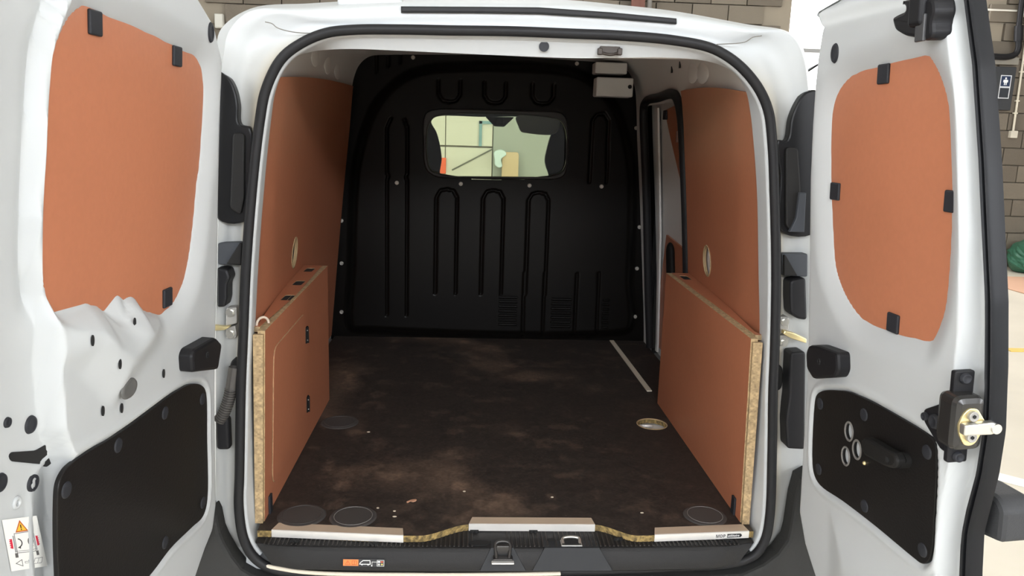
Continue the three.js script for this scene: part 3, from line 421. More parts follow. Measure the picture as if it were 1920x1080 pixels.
// bumper, sill trim
{
  const top = [...bumperL, [-0.4, 0.497], [0.4, 0.505], ...bumperR.slice().reverse()];
  const lower = [[0.74, 0.75], [0.76, 0.3], [0.6, 0.27], [-0.58, 0.27], [-0.74, 0.3], [-0.70, 0.66]];
  part('bumper', rearExt([...top, ...lower], -0.02, 0.045, 0.008), bumperM, van, 'dark grey plastic rear bumper');
  part('bumper_lip', tube([V3(-0.55, 0.531, 0.012), V3(-0.45, 0.523, 0.028), V3(-0.2, 0.520, 0.034), V3(0.02, 0.5205, 0.034), V3(0.12, 0.521, 0.032)], 0.0045, 30, 8), cream, van);
  // sill: ribbed ledge and front face, raised pods for the two latches
  const sill = []; const XS = []; for (let i = 0; i <= 120; i++) XS.push(-0.562 + 1.132 * i / 120);
  const bow = x => 0.03 * (1 - 0.4 * Math.pow(Math.abs(x) / 0.57, 2.2)); const fz = x => 0.008 - 0.052 * sstep(-0.20, -0.085, x) * (1 - sstep(0.205, 0.30, x)) - 0.022 * sstep(0.25, 0.56, Math.abs(x));
  const prof = [[-0.09, 0.584], [-0.045, 0.584], [0.0, 0.582], [0.002, 0.580], [0.006, 0.574], [0.012, 0.555], [0.016, 0.536], [0.008, 0.528], [-0.05, 0.52]];
  const rows = prof.map(([z, y], k) => XS.map(x => V3(x * [1, 1, 1, 0.995, 0.985, 0.955, 0.93, 0.92, 0.92][k], y, z + (k > 1 ? bow(x) - 0.012 * sstep(0.5, 0.57, Math.abs(x)) : 0) - 0.002)));
  const ribT = tex(256, (u, v) => (Math.sin(u * Math.PI * 2 * 16) > 0.2 ? 0.8 : 0.2), false);
  part('sill_trim', grid(rows), soft(new THREE.Color().setRGB(0.021, 0.0205, 0.0205), 0.55, { bumpMap: rep(grain, 12, 3), bumpScale: 0.0003 }), van, 'ribbed black plastic sill trim');
  const ribG = []; for (let i = 0; i < 108; i++) { const x = -0.54 + i * 0.01; if ((x > -0.075 && x < -0.01) || (x > 0.095 && x < 0.105)) continue; const a = fz(x) - 0.005, e = bow(x) - 0.004; ribG.push(rb(0.0045, 0.003, e - a, 0.0014, x, 0.5838, (a + e) / 2, 1)); }
  part('rib', ribG, soft(new THREE.Color().setRGB(0.032, 0.029, 0.027), 0.6), van).userData.kind = 'stuff';
  // pods
  const pod = (x0, x1, t0, t1) => hexa([[x0, 0.537, 0.047], [x1, 0.537, 0.047], [x1, 0.54, 0.012], [x0, 0.54, 0.012], [t0, 0.5845, 0.033], [t1, 0.5845, 0.033], [t1, 0.5845, 0.0], [t0, 0.5845, 0.0]]);
  const podM = soft(new THREE.Color().setRGB(0.027, 0.028, 0.03), 0.55);
  part('latch_pod', pod(-0.062, 0.04, -0.038, 0.012), podM, van); part('latch_pod', pod(0.055, 0.235, 0.082, 0.205), podM, van);
  part('sill_recess', ext(ring2(0, 0, 0.024, 0.011, 30), 0, 0.002).rotateX(-Math.PI / 2).translate(-0.064, 0.5834, 0.012), darkHole, van);
  part('sill_recess', ext(ring2(0, 0, 0.0095, 0.006, 24), 0, 0.002).rotateX(-Math.PI / 2).translate(0.1, 0.5845, 0.0), darkHole, van);
  for (const [x, z] of [[-0.075, -0.04], [0.062, -0.04], [0.255, -0.008], [-0.475, 0.002], [-0.298, 0.014], [0.51, 0.0]]) part('trim_clip', [rb(0.02, 0.006, 0.006, 0.001, x, 0.5855, z + 0.002), rb(0.006, 0.008, 0.005, 0.001, x - 0.004, 0.584, z + 0.006), rb(0.006, 0.008, 0.005, 0.001, x + 0.005, 0.584, z + 0.006)], darkHole, van);
  // latch strikers
  part('sill_striker', [rb(0.03, 0.022, 0.012, 0.003, -0.012, 0.581, 0.032), rb(0.044, 0.004, 0.018, 0.002, -0.012, 0.568, 0.046), tube([V3(-0.026, 0.566, 0.05), V3(-0.026, 0.592, 0.024), V3(0.002, 0.592, 0.024), V3(0.002, 0.566, 0.05)], 0.004, 24, 8)], std(new THREE.Color().setRGB(0.06, 0.057, 0.055), 0.3, { metalness: 0.6 }), van, 'dark steel striker of the left door in the sill');
  part('striker_plate', [rb(0.05, 0.004, 0.012, 0.002, -0.012, 0.560, 0.052)], alu, van);
  part('sill_striker', [tube([V3(0.126, 0.584, 0.022), V3(0.126, 0.592, 0.004), V3(0.162, 0.592, 0.004), V3(0.162, 0.584, 0.022)], 0.0035, 24, 8), rb(0.048, 0.003, 0.026, 0.002, 0.144, 0.585, 0.013)], steel, van, 'bright steel striker of the right door in the sill');
  part('striker_recess', rb(0.042, 0.003, 0.02, 0.001, 0.144, 0.5868, 0.013), darkHole, van);
  // warning pictograms on the sill face
  const cv = document.createElement('canvas'); cv.width = 512; cv.height = 96; const g = cv.getContext('2d');
  g.fillStyle = '#252527'; g.fillRect(0, 0, 512, 96);
  g.fillStyle = '#e8783a'; g.fillRect(4, 8, 186, 80); g.strokeStyle = '#8a3d12'; g.lineWidth = 5; g.beginPath(); g.moveTo(60, 22); g.lineTo(90, 72); g.lineTo(30, 72); g.closePath(); g.stroke(); g.fillStyle = '#8a3d12'; g.fillRect(57, 38, 6, 18); g.fillRect(57, 60, 6, 6); g.strokeRect(112, 26, 56, 46); g.fillRect(138, 26, 5, 46);
  g.strokeStyle = '#e9e9e6'; g.lineWidth = 8; g.beginPath(); g.moveTo(206, 66); g.lineTo(212, 48); g.lineTo(246, 20); g.lineTo(330, 18); g.lineTo(334, 66); g.closePath(); g.stroke(); g.fillStyle = '#e9e9e6'; g.beginPath(); g.arc(234, 70, 10, 0, 7); g.arc(310, 70, 10, 0, 7); g.fill();
  g.lineWidth = 4; g.beginPath(); g.moveTo(356, 84); g.lineTo(356, 36); g.lineTo(416, 36); g.stroke(); g.beginPath(); g.arc(354, 84, 8, 0, 7); g.fill(); g.strokeRect(418, 14, 84, 74); g.fillRect(426, 24, 30, 20); g.fillStyle = '#b5543c'; g.fillRect(462, 24, 30, 20); g.fillStyle = '#d6c26a'; g.beginPath(); g.arc(478, 66, 11, 0, 7); g.fill(); g.fillStyle = '#bcbcb8'; g.fillRect(428, 56, 26, 22);
  const ct = new THREE.CanvasTexture(cv); ct.colorSpace = THREE.SRGBColorSpace;
  const lab = new THREE.PlaneGeometry(0.092, 0.0165); lab.rotateX(-0.22); lab.rotateY(-0.03);
  part('warning_label', lab.translate(-0.318, 0.553, 0.0405), std(0xffffff, 0.5, { map: ct }), van, 'small orange and white pictogram label on the sill');
}

// ---------------------------------------------------------------- bulkhead and cab
{
  const b = new THREE.Group(); b.name = 'bulkhead'; van.add(b); b.userData.label = 'black moulded plastic bulkhead with a window';
  const body = smooth2([...b_body, [0.5, 0.6], [-0.5, 0.6]], 120), Z0 = -1.755;
  const groove = (x, y, segs, w = 0.007) => { let d = 1; for (const s of segs) { const ex = s[2] - s[0], ey = s[3] - s[1], t = Math.max(0, Math.min(1, ((x - s[0]) * ex + (y - s[1]) * ey) / (ex * ex + ey * ey))); d = Math.min(d, Math.hypot(x - s[0] - ex * t, y - s[1] - ey * t)); } return 1 - sstep(w * 0.45, w, d); };
  const segs = []; const P = (...p) => { for (let i = 0; i + 3 < p.length; i += 2) segs.push([p[i], p[i + 1], p[i + 2], p[i + 3]]); };
  for (const [cx, y] of [[-0.193, 1.615], [-0.003, 1.616], [0.197, 1.62]]) P(cx - 0.045, 1.70, cx - 0.045, y + 0.03, cx - 0.028, y + 0.006, cx, y, cx + 0.028, y + 0.006, cx + 0.045, y + 0.03, cx + 0.045, 1.70);
  for (const [cx, y] of [[-0.198, 1.253], [0.001, 1.254], [0.196, 1.25]]) P(cx - 0.044, 0.8, cx - 0.044, y - 0.035, cx - 0.028, y - 0.006, cx, y, cx + 0.028, y - 0.006, cx + 0.044, y - 0.035, cx + 0.044, 0.8);
  P(-0.452, 0.7, -0.452, 1.285, -0.445, 1.3, -0.452, 1.315, -0.452, 1.50, -0.435, 1.54); P(-0.366, 0.7, -0.366, 1.285, -0.373, 1.3, -0.366, 1.315, -0.366, 1.50, -0.38, 1.54);
  P(0.412, 1.3, 0.412, 1.56, 0.43, 1.585, 0.46, 1.588, 0.48, 1.56, 0.486, 1.3); P(0.145, 0.9, 0.147, 0.61); P(0.235, 0.9, 0.236, 0.61); P(0.378, 0.9, 0.378, 0.62); P(0.474, 0.905, 0.478, 0.62);
  P(-0.62, 1.72, -0.62, 1.78); P(-0.50, 1.73, -0.50, 1.79); P(-0.45, 1.755, -0.45, 1.79); P(-0.40, 1.77, -0.40, 1.80);
  const NX = 300, NY = 270, X0 = -0.705, X1 = 0.715, Y0 = 0.575, Y1 = 1.835, rows = [];
  const win = smooth2(b_win, 60);
  for (let j = 0; j <= NY; j++) { const r = []; for (let i = 0; i <= NX; i++) {
    const x = X0 + (X1 - X0) * i / NX, y = Y0 + (Y1 - Y0) * j / NY;
    let w = 0.045 * (1 - sstep(-0.05, 0.0, sdf(x, y, body)));
    w -= 0.007 * groove(x, y, segs);
    r.push(V3(x, y, Z0 + w));
  } rows.push(r); }
  const g = grid(rows, (j, i) => { const c = rows[j][i]; return sdf(c.x + 0.0024, c.y + 0.0023, win) > 0.006; });
  obj('bulkhead_panel', g, bulkM, b);
  const rim = ext(round2(b_rim, 0.03), -1.722, 0.022, 0.006, [smooth2(b_win, 80)]); obj('window_rim', rim, std(new THREE.Color().setRGB(0.012, 0.012, 0.012), 0.4), b);
  const scrG = mergeGeometries([cyl(0.0085, 0.004, 20).toNonIndexed(), new THREE.TorusGeometry(0.006, 0.0018, 8, 18).rotateX(Math.PI / 2).translate(0, 0.002, 0).toNonIndexed()]).rotateX(Math.PI / 2);
  for (const [x, y] of b_screws) { const d = sdf(x, y, body); const s = obj('screw', scrG, std(0xb8b4ac, 0.35, { metalness: 0.5 }), b); let w = 0.045 * (1 - sstep(-0.05, 0, d)); s.position.set(x, y, Z0 + w + 0.004); }
  // louvres
  for (const [cx, cy, n, sl] of [[0.077, 0.729, 7, 0.082], [0.312, 0.724, 7, 0.09], [0.51, 0.725, 7, 0.03]]) for (let k = 0; k < n; k++) { const q = rb(sl, 0.009, 0.008, 0.003); q.rotateX(0.35); const l = obj('louvre', q, bulkM, b); l.position.set(cx, cy - 0.062 + k * 0.0205, -1.699 + (cx > 0.4 ? 0 : 0) ); }
  const glassM = new THREE.MeshPhysicalMaterial({ color: new THREE.Color().setRGB(0.97, 0.99, 0.95), roughness: 0.02, transmission: 1, thickness: 0, ior: 1.45 });
  obj('window_glass', ext(smooth2(b_win, 60).map(p => [p[0] * 1.02, 1.445 + (p[1] - 1.445) * 1.03]), -1.735, 0.003), glassM, b);
  // cab
  const cabM = std(new THREE.Color().setRGB(0.02, 0.02, 0.021), 0.7);
  part('cab_lining', [bx(1.36, 0.02, 1.2, 0, 1.825, -2.37), bx(1.56, 0.02, 1.2, 0, 0.45, -2.37), bx(0.02, 1.37, 1.2, -0.75, 1.135, -2.37), bx(0.02, 1.37, 1.2, 0.75, 1.135, -2.37), bx(0.16, 1.37, 0.02, -0.70, 1.135, -1.79), bx(0.16, 1.37, 0.02, 0.70, 1.135, -1.79)], cabM, van);
  part('windscreen_surround', ext([[-0.78, 0.45], [0.78, 0.45], [0.70, 1.81], [-0.70, 1.81]], -2.79, 0.04, 0, [smooth2(surround, 90)]), cabM, van, 'dark cab trim around the windscreen');
  part('windscreen', ext([[-0.7, 1.1], [0.7, 1.1], [0.6, 1.72], [-0.6, 1.72]], -2.86, 0.004), new THREE.MeshPhysicalMaterial({ color: new THREE.Color().setRGB(0.94, 0.985, 0.90), roughness: 0.01, transmission: 1, thickness: 0, ior: 1.45 }), van);
  part('sun_visor', ext(smooth2(visor, 50), -2.61, 0.02, 0.005), std(new THREE.Color().setRGB(0.45, 0.44, 0.39), 0.8), van, 'grey sun visor behind the windscreen');
  part('mirror_mount', [ext(round2(mirror, 0.006), -2.61, 0.03, 0.006), rb(0.04, 0.04, 0.03, 0.006, 0.05, 1.555, -2.57)], cabM, van);
  // outside of the cab
  part('bonnet', [rb(1.62, 0.5, 0.95, 0.12, 0, 0.85, -3.25), rb(1.66, 0.5, 1.5, 0.08, 0, 0.58, -3.0)], white, van);
  part('lower_body', [bx(1.6, 0.25, 3.0, 0, 0.4, -1.6)], white, van);
  for (const [x, z] of [[-0.76, -0.75], [0.76, -0.75], [-0.76, -3.2], [0.76, -3.2]]) { const t = new THREE.TorusGeometry(0.235, 0.075, 16, 40).rotateY(Math.PI / 2); part('wheel', [t.translate(x, 0.31, z), cyl(0.19, 0.1, 28).rotateZ(Math.PI / 2).translate(x, 0.31, z)], rubber, van); }
}

// ---------------------------------------------------------------- sliding door in the right wall
{
  const sd = new THREE.Group(); sd.name = 'sliding_door'; van.add(sd); sd.userData.label = 'side sliding door seen through its opening';
  const wallX = (y, z, o) => halfW(y, z) + o;
  const sheet = (poly, o, n = 40, mat, name) => { const ys = poly.map(p => p[1]), y0 = Math.min(...ys), y1 = Math.max(...ys), rows = []; const P = poly; for (let j = 0; j <= n; j++) { const y = y0 + (y1 - y0) * j / n + (j === 0 ? 1e-4 : j === n ? -1e-4 : 0); const xs = []; for (let i = 0; i < P.length; i++) { const a = P[i], b = P[(i + 1) % P.length]; if ((a[1] - y) * (b[1] - y) <= 0 && a[1] !== b[1]) xs.push(a[0] + (b[0] - a[0]) * (y - a[1]) / (b[1] - a[1])); } const zA = Math.min(...xs), zB = Math.max(...xs), r = []; for (let i = 0; i <= 10; i++) { const z = zA + (zB - zA) * i / 10; r.push(V3(wallX(y, z, o), y, z)); } for (let i = 10; i >= 0; i--) { const z = zA + (zB - zA) * i / 10; r.push(V3(wallX(y, z, o + 0.008), y, z)); } r.push(r[0].clone()); rows.push(r); } return obj(name, grid(rows), mat, sd); };
  sheet([[-1.66, 0.56], [-0.8, 0.56], [-0.8, 1.66], [-1.64, 1.66]], 0.055, 30, primer, 'door_skin');
  sheet([[-1.63, 0.58], [-1.60, 0.58], [-1.50, 1.1], [-1.46, 1.61], [-1.50, 1.61], [-1.54, 1.1]], 0.036, 30, primer, 'door_rib');
  sheet([[-1.385, 1.60], [-0.95, 1.625], [-0.95, 1.22], [-1.03, 1.235], [-1.19, 1.36], [-1.335, 1.53]], 0.046, 30, orange, 'upper_panel');
  sheet([[-1.43, 1.115], [-0.95, 1.085], [-0.95, 0.60], [-1.61, 0.60], [-1.60, 0.80]], 0.046, 30, orange, 'lower_panel');
  const hd = new THREE.CapsuleGeometry(0.045, 0.09, 8, 20); hd.scale(0.35, 1, 0.75); hd.rotateZ(0.09);
  obj('door_handle', hd.translate(wallX(1.01, -1.32, 0.035), 1.01, -1.32), blackM, sd);
  obj('clip', rb(0.01, 0.035, 0.045, 0.003, wallX(1.58, -1.36, 0.043), 1.58, -1.36), clipM, sd);
  for (const [y, z] of [[1.50, -1.17], [1.475, -1.13], [1.41, -1.14], [1.405, -1.10]]) obj('bracket', rb(0.012, 0.04, 0.012, 0.003, wallX(y, z, 0.041), y, z), std(0x8a6a5c, 0.5), sd);
  // seal around the opening
  const o = [[-1.60, 0.60], [-1.606, 0.80], [-1.60, 1.0], [-1.59, 1.2], [-1.585, 1.42], [-1.585, 1.57], [-1.57, 1.615], [-1.52, 1.635], [-1.3, 1.64], [-1.05, 1.64], [-0.98, 1.62], [-0.945, 1.57], [-0.93, 1.3], [-0.925, 1.0], [-0.925, 0.62]];
  part('sliding_door_seal', tube(o.map(([z, y]) => V3(halfW(y, z) + 0.006, y, z)), 0.017, 160, 10), rubber, van, 'black seal around the side door opening');
}

// ---------------------------------------------------------------- plywood lining, wheel arch boxes, floor
function lining(s, zA, zB, yTopA, yTopB, yb, hole, label) {
  const NY = 60, NZ = 60, T = 0.008, g1 = [], pts = (o) => { const rows = []; for (let j = 0; j <= NY; j++) { const r = []; for (let i = 0; i <= NZ; i++) { const z = zA + (zB - zA) * i / NZ, t = i / NZ, top = yTopA + (yTopB - yTopA) * t + 0.012 * 4 * t * (1 - t), y = yb + (top - yb) * j / NY; r.push(V3(s * (halfW(y, z) + o + 0.008 * (1 - sstep(0.11, 0.3, -z))), y, z)); } rows.push(r); } return rows; };
  const A = pts(0), B = pts(T), rows = [];
  const t = thing('wall_lining', label, 'wall panel'), [hy, hz, hr] = hole;
  const uvOf = q => { const k = q.index ? q.toNonIndexed() : q; uvPlane(k, 'z', 'y'); return k; };
  // the cells around the hole are left out and filled by a collar running from the circle to the rectangle of cells
  const at = (i, j) => A[j][i]; let i0 = 99, i1 = -1, j0 = 99, j1 = -1;
  for (let j = 0; j <= NY; j++) for (let i = 0; i <= NZ; i++) if (Math.hypot(at(i, j).y - hy, at(i, j).z - hz) < hr * 1.15) { i0 = Math.min(i0, i - 1); i1 = Math.max(i1, i + 1); j0 = Math.min(j0, j - 1); j1 = Math.max(j1, j + 1); }
  const inHole = (j, i) => i >= i0 && i < i1 && j >= j0 && j < j1;
  const loop = []; for (let i = i0; i < i1; i++) loop.push([i, j0]); for (let j = j0; j < j1; j++) loop.push([i1, j]); for (let i = i1; i > i0; i--) loop.push([i, j1]); for (let j = j1; j > j0; j--) loop.push([i0, j]); loop.push(loop[0]);
  const collar = (S, o) => { const outerR = loop.map(([i, j]) => S[j][i].clone()), innerR = outerR.map(p => { const d = Math.hypot(p.y - hy, p.z - hz), y = hy + (p.y - hy) / d * hr, z = hz + (p.z - hz) / d * hr; return V3(s * (halfW(y, z) + o), y, z); }); return [outerR, innerR]; };
  const [oA, iA] = collar(A, 0), [oB, iB] = collar(B, T);
  const sub = (o, i) => [o, o.map((p, k) => p.clone().lerp(i[k], 0.5)), i];
  const edge = i => grid([A.map(r => r[i]), B.map(r => r[i])]), rim = j => grid([A[j], B[j]]);
  obj('panel', [grid(A, (j, i) => !inHole(j, i)), grid(B, (j, i) => !inHole(j, i)), grid(sub(oA, iA)), grid(sub(oB, iB)), edge(0), edge(NZ), rim(0), rim(NY)].map(uvOf), orange, t);
  obj('hole_wall', grid([iA, iB]), ply, t);
  const ringG = new THREE.TorusGeometry(hr + 0.001, 0.0022, 8, 44).rotateY(Math.PI / 2); ringG.scale(1, 1, 1);
  const dx = (halfW(hy + 0.02, hz) - halfW(hy - 0.02, hz)) / 0.04, dz = (halfW(hy, hz + 0.02) - halfW(hy, hz - 0.02)) / 0.04; const rp = ringG.attributes.position; for (let i = 0; i < rp.count; i++) rp.setX(i, s * (halfW(hy, hz) + dx * rp.getY(i) + dz * rp.getZ(i)) + rp.getX(i));
  part('hole_edge', ringG.translate(0, hy, hz), ply, t, 'pale cut plywood edge of the round hole');
  return t;
}
lining(-1, -0.11, -1.69, 1.592, 1.665, 0.61, [1.127, -0.68, 0.045], 'orange coated plywood lining along the left wall, reaching the bulkhead');
lining(1, -0.11, -0.9, 1.592, 1.642, 1.03, [1.137, -0.635, 0.045], 'orange coated plywood lining on the right wall, ending at the side door');
function archBox(s, label) {
  const t = thing('wheel_arch_box', label, 'box');
  const zN = -0.055, zF = -0.885, yb = 0.601, T = 0.016;
  const c = (x, y, z) => [s * x, y, z];
  const side = hexa([c(0.556, yb, zN), c(0.556, yb, zF), c(0.556 + T, yb, zF), c(0.556 + T, yb, zN), c(0.541, 1.052, zN), c(0.555, 1.055, zF), c(0.555 + T, 1.055, zF), c(0.541 + T, 1.052, zN)], [1, 1, 0, 1, 0, 1]);
  obj('side_panel', side, [orange, ply], t);
  // top board: slotted
  const zs = [-0.07, zF], X = y => 1; 
  const outer = [[0.558, -0.075], [0.572, zF], [halfW(1.05, zF) - 0.001, zF], [halfW(1.05, -0.6) - 0.001, -0.6], [halfW(1.05, -0.4) - 0.001, -0.4], [halfW(1.05, -0.11) - 0.003, -0.11], [0.575, -0.075]];
  const slotZ = s < 0 ? [-0.80, -0.585, -0.385] : [-0.80, -0.53];
  const holes = slotZ.map(z => { const xw = halfW(1.05, z) - 0.032; return round2([[xw - 0.012, z - 0.032], [xw + 0.014, z - 0.032], [xw + 0.014, z + 0.032], [xw - 0.012, z + 0.032]], 0.006); });
  const sx = q => q.map(p => [s * p[0], p[1]]); const top = ext(sx(outer), 0, 0.012, 0, holes.map(sx)); top.rotateX(Math.PI / 2);
  top.translate(0, 1.0555, 0); uvPlane(top, 'z', 'x'); obj('top_panel', top, [orange, ply], t);
  holes.forEach(h => { const xs = h.map(p => p[0]), z = h.map(p => p[1]); obj('slot', bx(0.0258, 0.0102, 0.0638, s * (Math.min(...xs) + Math.max(...xs)) / 2, 1.0494, (Math.min(...z) + Math.max(...z)) / 2), darkHole, t); });
  obj('end_panel', hexa([c(0.574, yb, zF + 0.002), c(0.574, yb, zF + 0.016), c(0.68, yb, zF + 0.016), c(0.68, yb, zF + 0.002), c(0.572, 1.043, zF + 0.002), c(0.572, 1.043, zF + 0.016), c(halfW(1.04, zF) - 0.004, 1.043, zF + 0.016), c(halfW(1.04, zF) - 0.004, 1.043, zF + 0.002)]), orange, t);
  // thicker strip of bare board at the rear end and a plastic foot clip
  obj('end_strip', hexa([c(0.5575, yb, zN + 0.010), c(0.5575, yb, zN), c(0.575, yb, zN), c(0.575, yb, zN + 0.010), c(0.5435, 1.045, zN + 0.010), c(0.5435, 1.045, zN), c(0.565, 1.045, zN), c(0.565, 1.045, zN + 0.010)]), ply, t);
  obj('foot_clip', rb(0.006, 0.045, 0.022, 0.002, s * 0.5535, 0.622, -0.1), clipM, t);
  return t;
}
{
  const L = archBox(-1, 'left orange plywood wheel arch box with a hinged access flap and two black hinges');
  const faceX = (z, y) => -(0.556 - 0.0145 * (y - 0.6) / 0.45 * (1 - (z + 0.055) / -0.83));
  const pl = round2(adoor.map(p => [p[0], p[1]]).filter((p, i) => [0, 1, 4, 7, 9].includes(i)), 0.04);
  const P2 = round2([[-0.50, 0.99], [-0.135, 0.99], [-0.122, 0.655], [-0.515, 0.645], [-0.527, 0.9]], 0.035);
  const onFace = (g, o) => { const p = g.attributes.position; for (let i = 0; i < p.count; i++) { const z = p.getX(i), y = p.getY(i), d = p.getZ(i); p.setXYZ(i, faceX(z, y) + o + d, y, z); } g.computeVertexNormals(); return g; };
  const inner = P2.map(p => [-0.325 + (p[0] + 0.325) * 0.993, 0.82 + (p[1] - 0.82) * 0.992]);
  const flap = obj('access_flap', uvPlane(onFace(ext(inner, 0, 0.002), 0), 'z', 'y'), orange, L);
  obj('flap_edge', onFace(ext(P2, 0, 0.0012, 0, [inner.slice().reverse()]), 0), ply, L);
  for (const [z, y] of [[-0.515, 0.922], [-0.523, 0.716]]) { const h = part('flap_hinge', [rb(0.004, 0.046, 0.024, 0.0015, faceX(z, y) + 0.003, y, z), cyl(0.003, 0.046, 10).translate(faceX(z, y) + 0.006, y, z)], blackM, L, 'small black hinge'); for (const [dy, dz] of [[0.014, 0.006], [-0.014, 0.006], [0.014, -0.006], [-0.014, -0.006]]) obj('screw', new THREE.SphereGeometry(0.0022, 8, 6).translate(faceX(z, y) + 0.006, y + dy, z + dz), steel, h); }
  part('pull_loop', new THREE.TorusGeometry(0.016, 0.003, 8, 20, Math.PI).rotateY(0.9).translate(-0.558, 1.055, -0.1), std(0xc7b6a4, 0.7), L, 'pale cord loop');
  const Rb = archBox(1, 'right orange plywood wheel arch box with a plain unbroken side');
}
{
  const t = thing('floor_board', 'dark brown stained plywood floor of the load space with a wavy front edge', 'floor board');
  const z = (x) => { const ramp = sstep(-0.20, -0.085, x) * (1 - sstep(0.205, 0.30, x)); return 0.008 - 0.052 * ramp - 0.022 * sstep(0.25, 0.56, Math.abs(x)); };
  const front = []; for (let i = 0; i <= 110; i++) { const x = -0.562 + 1.136 * i / 110; front.push([x, -z(x)]); }
  const shape = [...front, [0.575, 0.07], [0.66, 0.1], [0.69, 0.9], [0.69, 1.71], [-0.68, 1.71], [-0.68, 0.9], [-0.64, 0.1], [-0.563, 0.07]];
  const g = ext(shape, 0, 0.0155, 0, [ring2(0.492, 0.691, 0.047, 0.047, 40)]).rotateX(-Math.PI / 2).translate(0, 0.5845, 0);
  const p = g.attributes.position, uv = new Float32Array(p.count * 2); for (let i = 0; i < p.count; i++) { uv[2 * i] = p.getX(i) / 1.4; uv[2 * i + 1] = (p.getZ(i) + p.getY(i)) / 1.4; } g.setAttribute('uv', new THREE.BufferAttribute(uv, 2));
  obj('board', g, [floorM, chip], t);
  const capM = std(new THREE.Color().setRGB(0.052, 0.048, 0.046), 0.55), capR = std(new THREE.Color().setRGB(0.19, 0.18, 0.17), 0.5);
  for (const [x, zz, r, rim] of [[-0.478, -0.083, 0.056, 0], [-0.358, -0.078, 0.055, 1], [-0.488, -0.679, 0.057, 0], [0.481, -0.088, 0.052, 1]]) {
    const c = part('floor_cap', new THREE.LatheGeometry([[0, 0.003], [r - 0.006, 0.0028], [r - 0.002, 0.002], [r, 0]].map(q => new THREE.Vector2(...q)), 48).translate(x, 0.6003, zz), capM, t, 'round dark grey floor cap');
    obj('cap_ring', new THREE.TorusGeometry(r * 0.80, 0.0007, 6, 56).rotateX(Math.PI / 2).translate(x, 0.6034, zz), rim ? capR : capM, c);
  }
  part('hole_edge', new THREE.TorusGeometry(0.047, 0.0022, 8, 44).rotateX(Math.PI / 2).translate(0.492, 0.5995, -0.691), ply, t, 'pale cut edge of the open floor hole');
  part('lashing_eye', new THREE.TorusGeometry(0.018, 0.005, 10, 24).rotateX(1.2).translate(0.475, 0.59, -0.7), alu, t, 'pale lashing eye in the open floor hole');
  // aluminium nosings
  const nose = (x0, x1, z0, z1, label) => { const n = new THREE.Group(); n.name = 'edge_strip'; t.add(n); n.userData.label = label; const D = 0.03;
    obj('tread', hexa([[x0 + 0.008, 0.6005, z0 - D], [x1 - 0.004, 0.6005, z1 - D], [x1, 0.6005, z1 + 0.002], [x0, 0.6005, z0 + 0.002], [x0 + 0.008, 0.6022, z0 - D], [x1 - 0.004, 0.6022, z1 - D], [x1, 0.6028, z1 + 0.002], [x0, 0.6028, z0 + 0.002]]), aluTop, n);
    obj('nosing', hexa([[x0, 0.5855, z0 + 0.002], [x1, 0.5855, z1 + 0.002], [x1, 0.5855, z1 + 0.0042], [x0, 0.5855, z0 + 0.0042], [x0, 0.6028, z0 + 0.002], [x1, 0.6028, z1 + 0.002], [x1, 0.6018, z1 + 0.0042], [x0, 0.6018, z0 + 0.0042]]), alu, n); return n; };
  nose(-0.53, -0.234, -0.016, 0.008, 'left aluminium edge strip'); nose(-0.088, 0.206, -0.045, -0.043, 'middle aluminium edge strip, set back in the notch');
  const rs = nose(0.336, 0.562, 0.003, -0.014, 'right aluminium edge strip with a printed maker mark');
  const cv = document.createElement('canvas'); cv.width = 512; cv.height = 96; const q = cv.getContext('2d'); q.fillStyle = '#cfcdc8'; q.fillRect(0, 0, 512, 96); q.fillStyle = '#17181c'; q.font = 'bold 84px sans-serif'; q.textBaseline = 'middle'; q.fillText('MDP', 12, 50); q.beginPath(); q.moveTo(226, 12); q.lineTo(478, 12); q.lineTo(506, 48); q.lineTo(478, 84); q.lineTo(226, 84); q.closePath(); q.fill(); q.fillStyle = '#e8e8e6'; q.font = 'bold 52px sans-serif'; q.fillText('utilitaire', 236, 50);
  const ct = new THREE.CanvasTexture(cv); ct.colorSpace = THREE.SRGBColorSpace;
  const mk = new THREE.PlaneGeometry(0.066, 0.0125).rotateY(0.075).translate(0.513, 0.5935, -0.0055); obj('printed_mark', mk, std(0xffffff, 0.5, { map: ct }), rs);
}
// loose bits on the floor
tag(obj('floor_batten', new THREE.BoxGeometry(0.018, 0.004, 0.69).rotateY(0.018).translate(0.551, 0.602, -1.355), cream), 'narrow pale strip lying along the right side of the floor near the side door', 'strip');
{
  const leaf = ext(smooth2([[-0.012, -0.004], [-0.002, 0.004], [0.011, 0.004], [0.012, -0.002], [0.004, -0.007], [-0.004, -0.003], [-0.009, -0.009]], 40), 0, 0.0016, 0.0006).rotateX(-Math.PI / 2);
  tag(obj('plywood_chip', leaf.rotateZ(0.12).translate(-0.228, 0.6025, -0.155), std(new THREE.Color().setRGB(0.48, 0.26, 0.16), 0.7)), 'small reddish brown splinter lying on the dark floor behind the left edge strip', 'chip');
  const crumbG = new THREE.IcosahedronGeometry(0.0028, 1); const cp = std(0xb8ac98, 0.8);
  const spots = [[-0.306, -0.12], [-0.265, -0.105], [-0.262, -0.078], [-0.39, -0.60], [-0.1, -0.21], [0.33, -0.10], [0.12, -0.18]];
  const names = ['nearest the ringed floor cap', 'second from the ringed floor cap', 'close to the left edge strip', 'by the cap beside the left box', 'near the middle of the floor', 'between the notch and the right floor cap', 'behind the middle edge strip'];
  spots.forEach(([x, z], i) => { const m = tag(obj('crumb', crumbG, cp), 'pale crumb of dirt on the dark floor, ' + names[i], 'crumb', 'crumbs on the floor'); m.position.set(x, 0.6015, z); m.scale.set(1 + rnd(), 0.6, 1); });
}

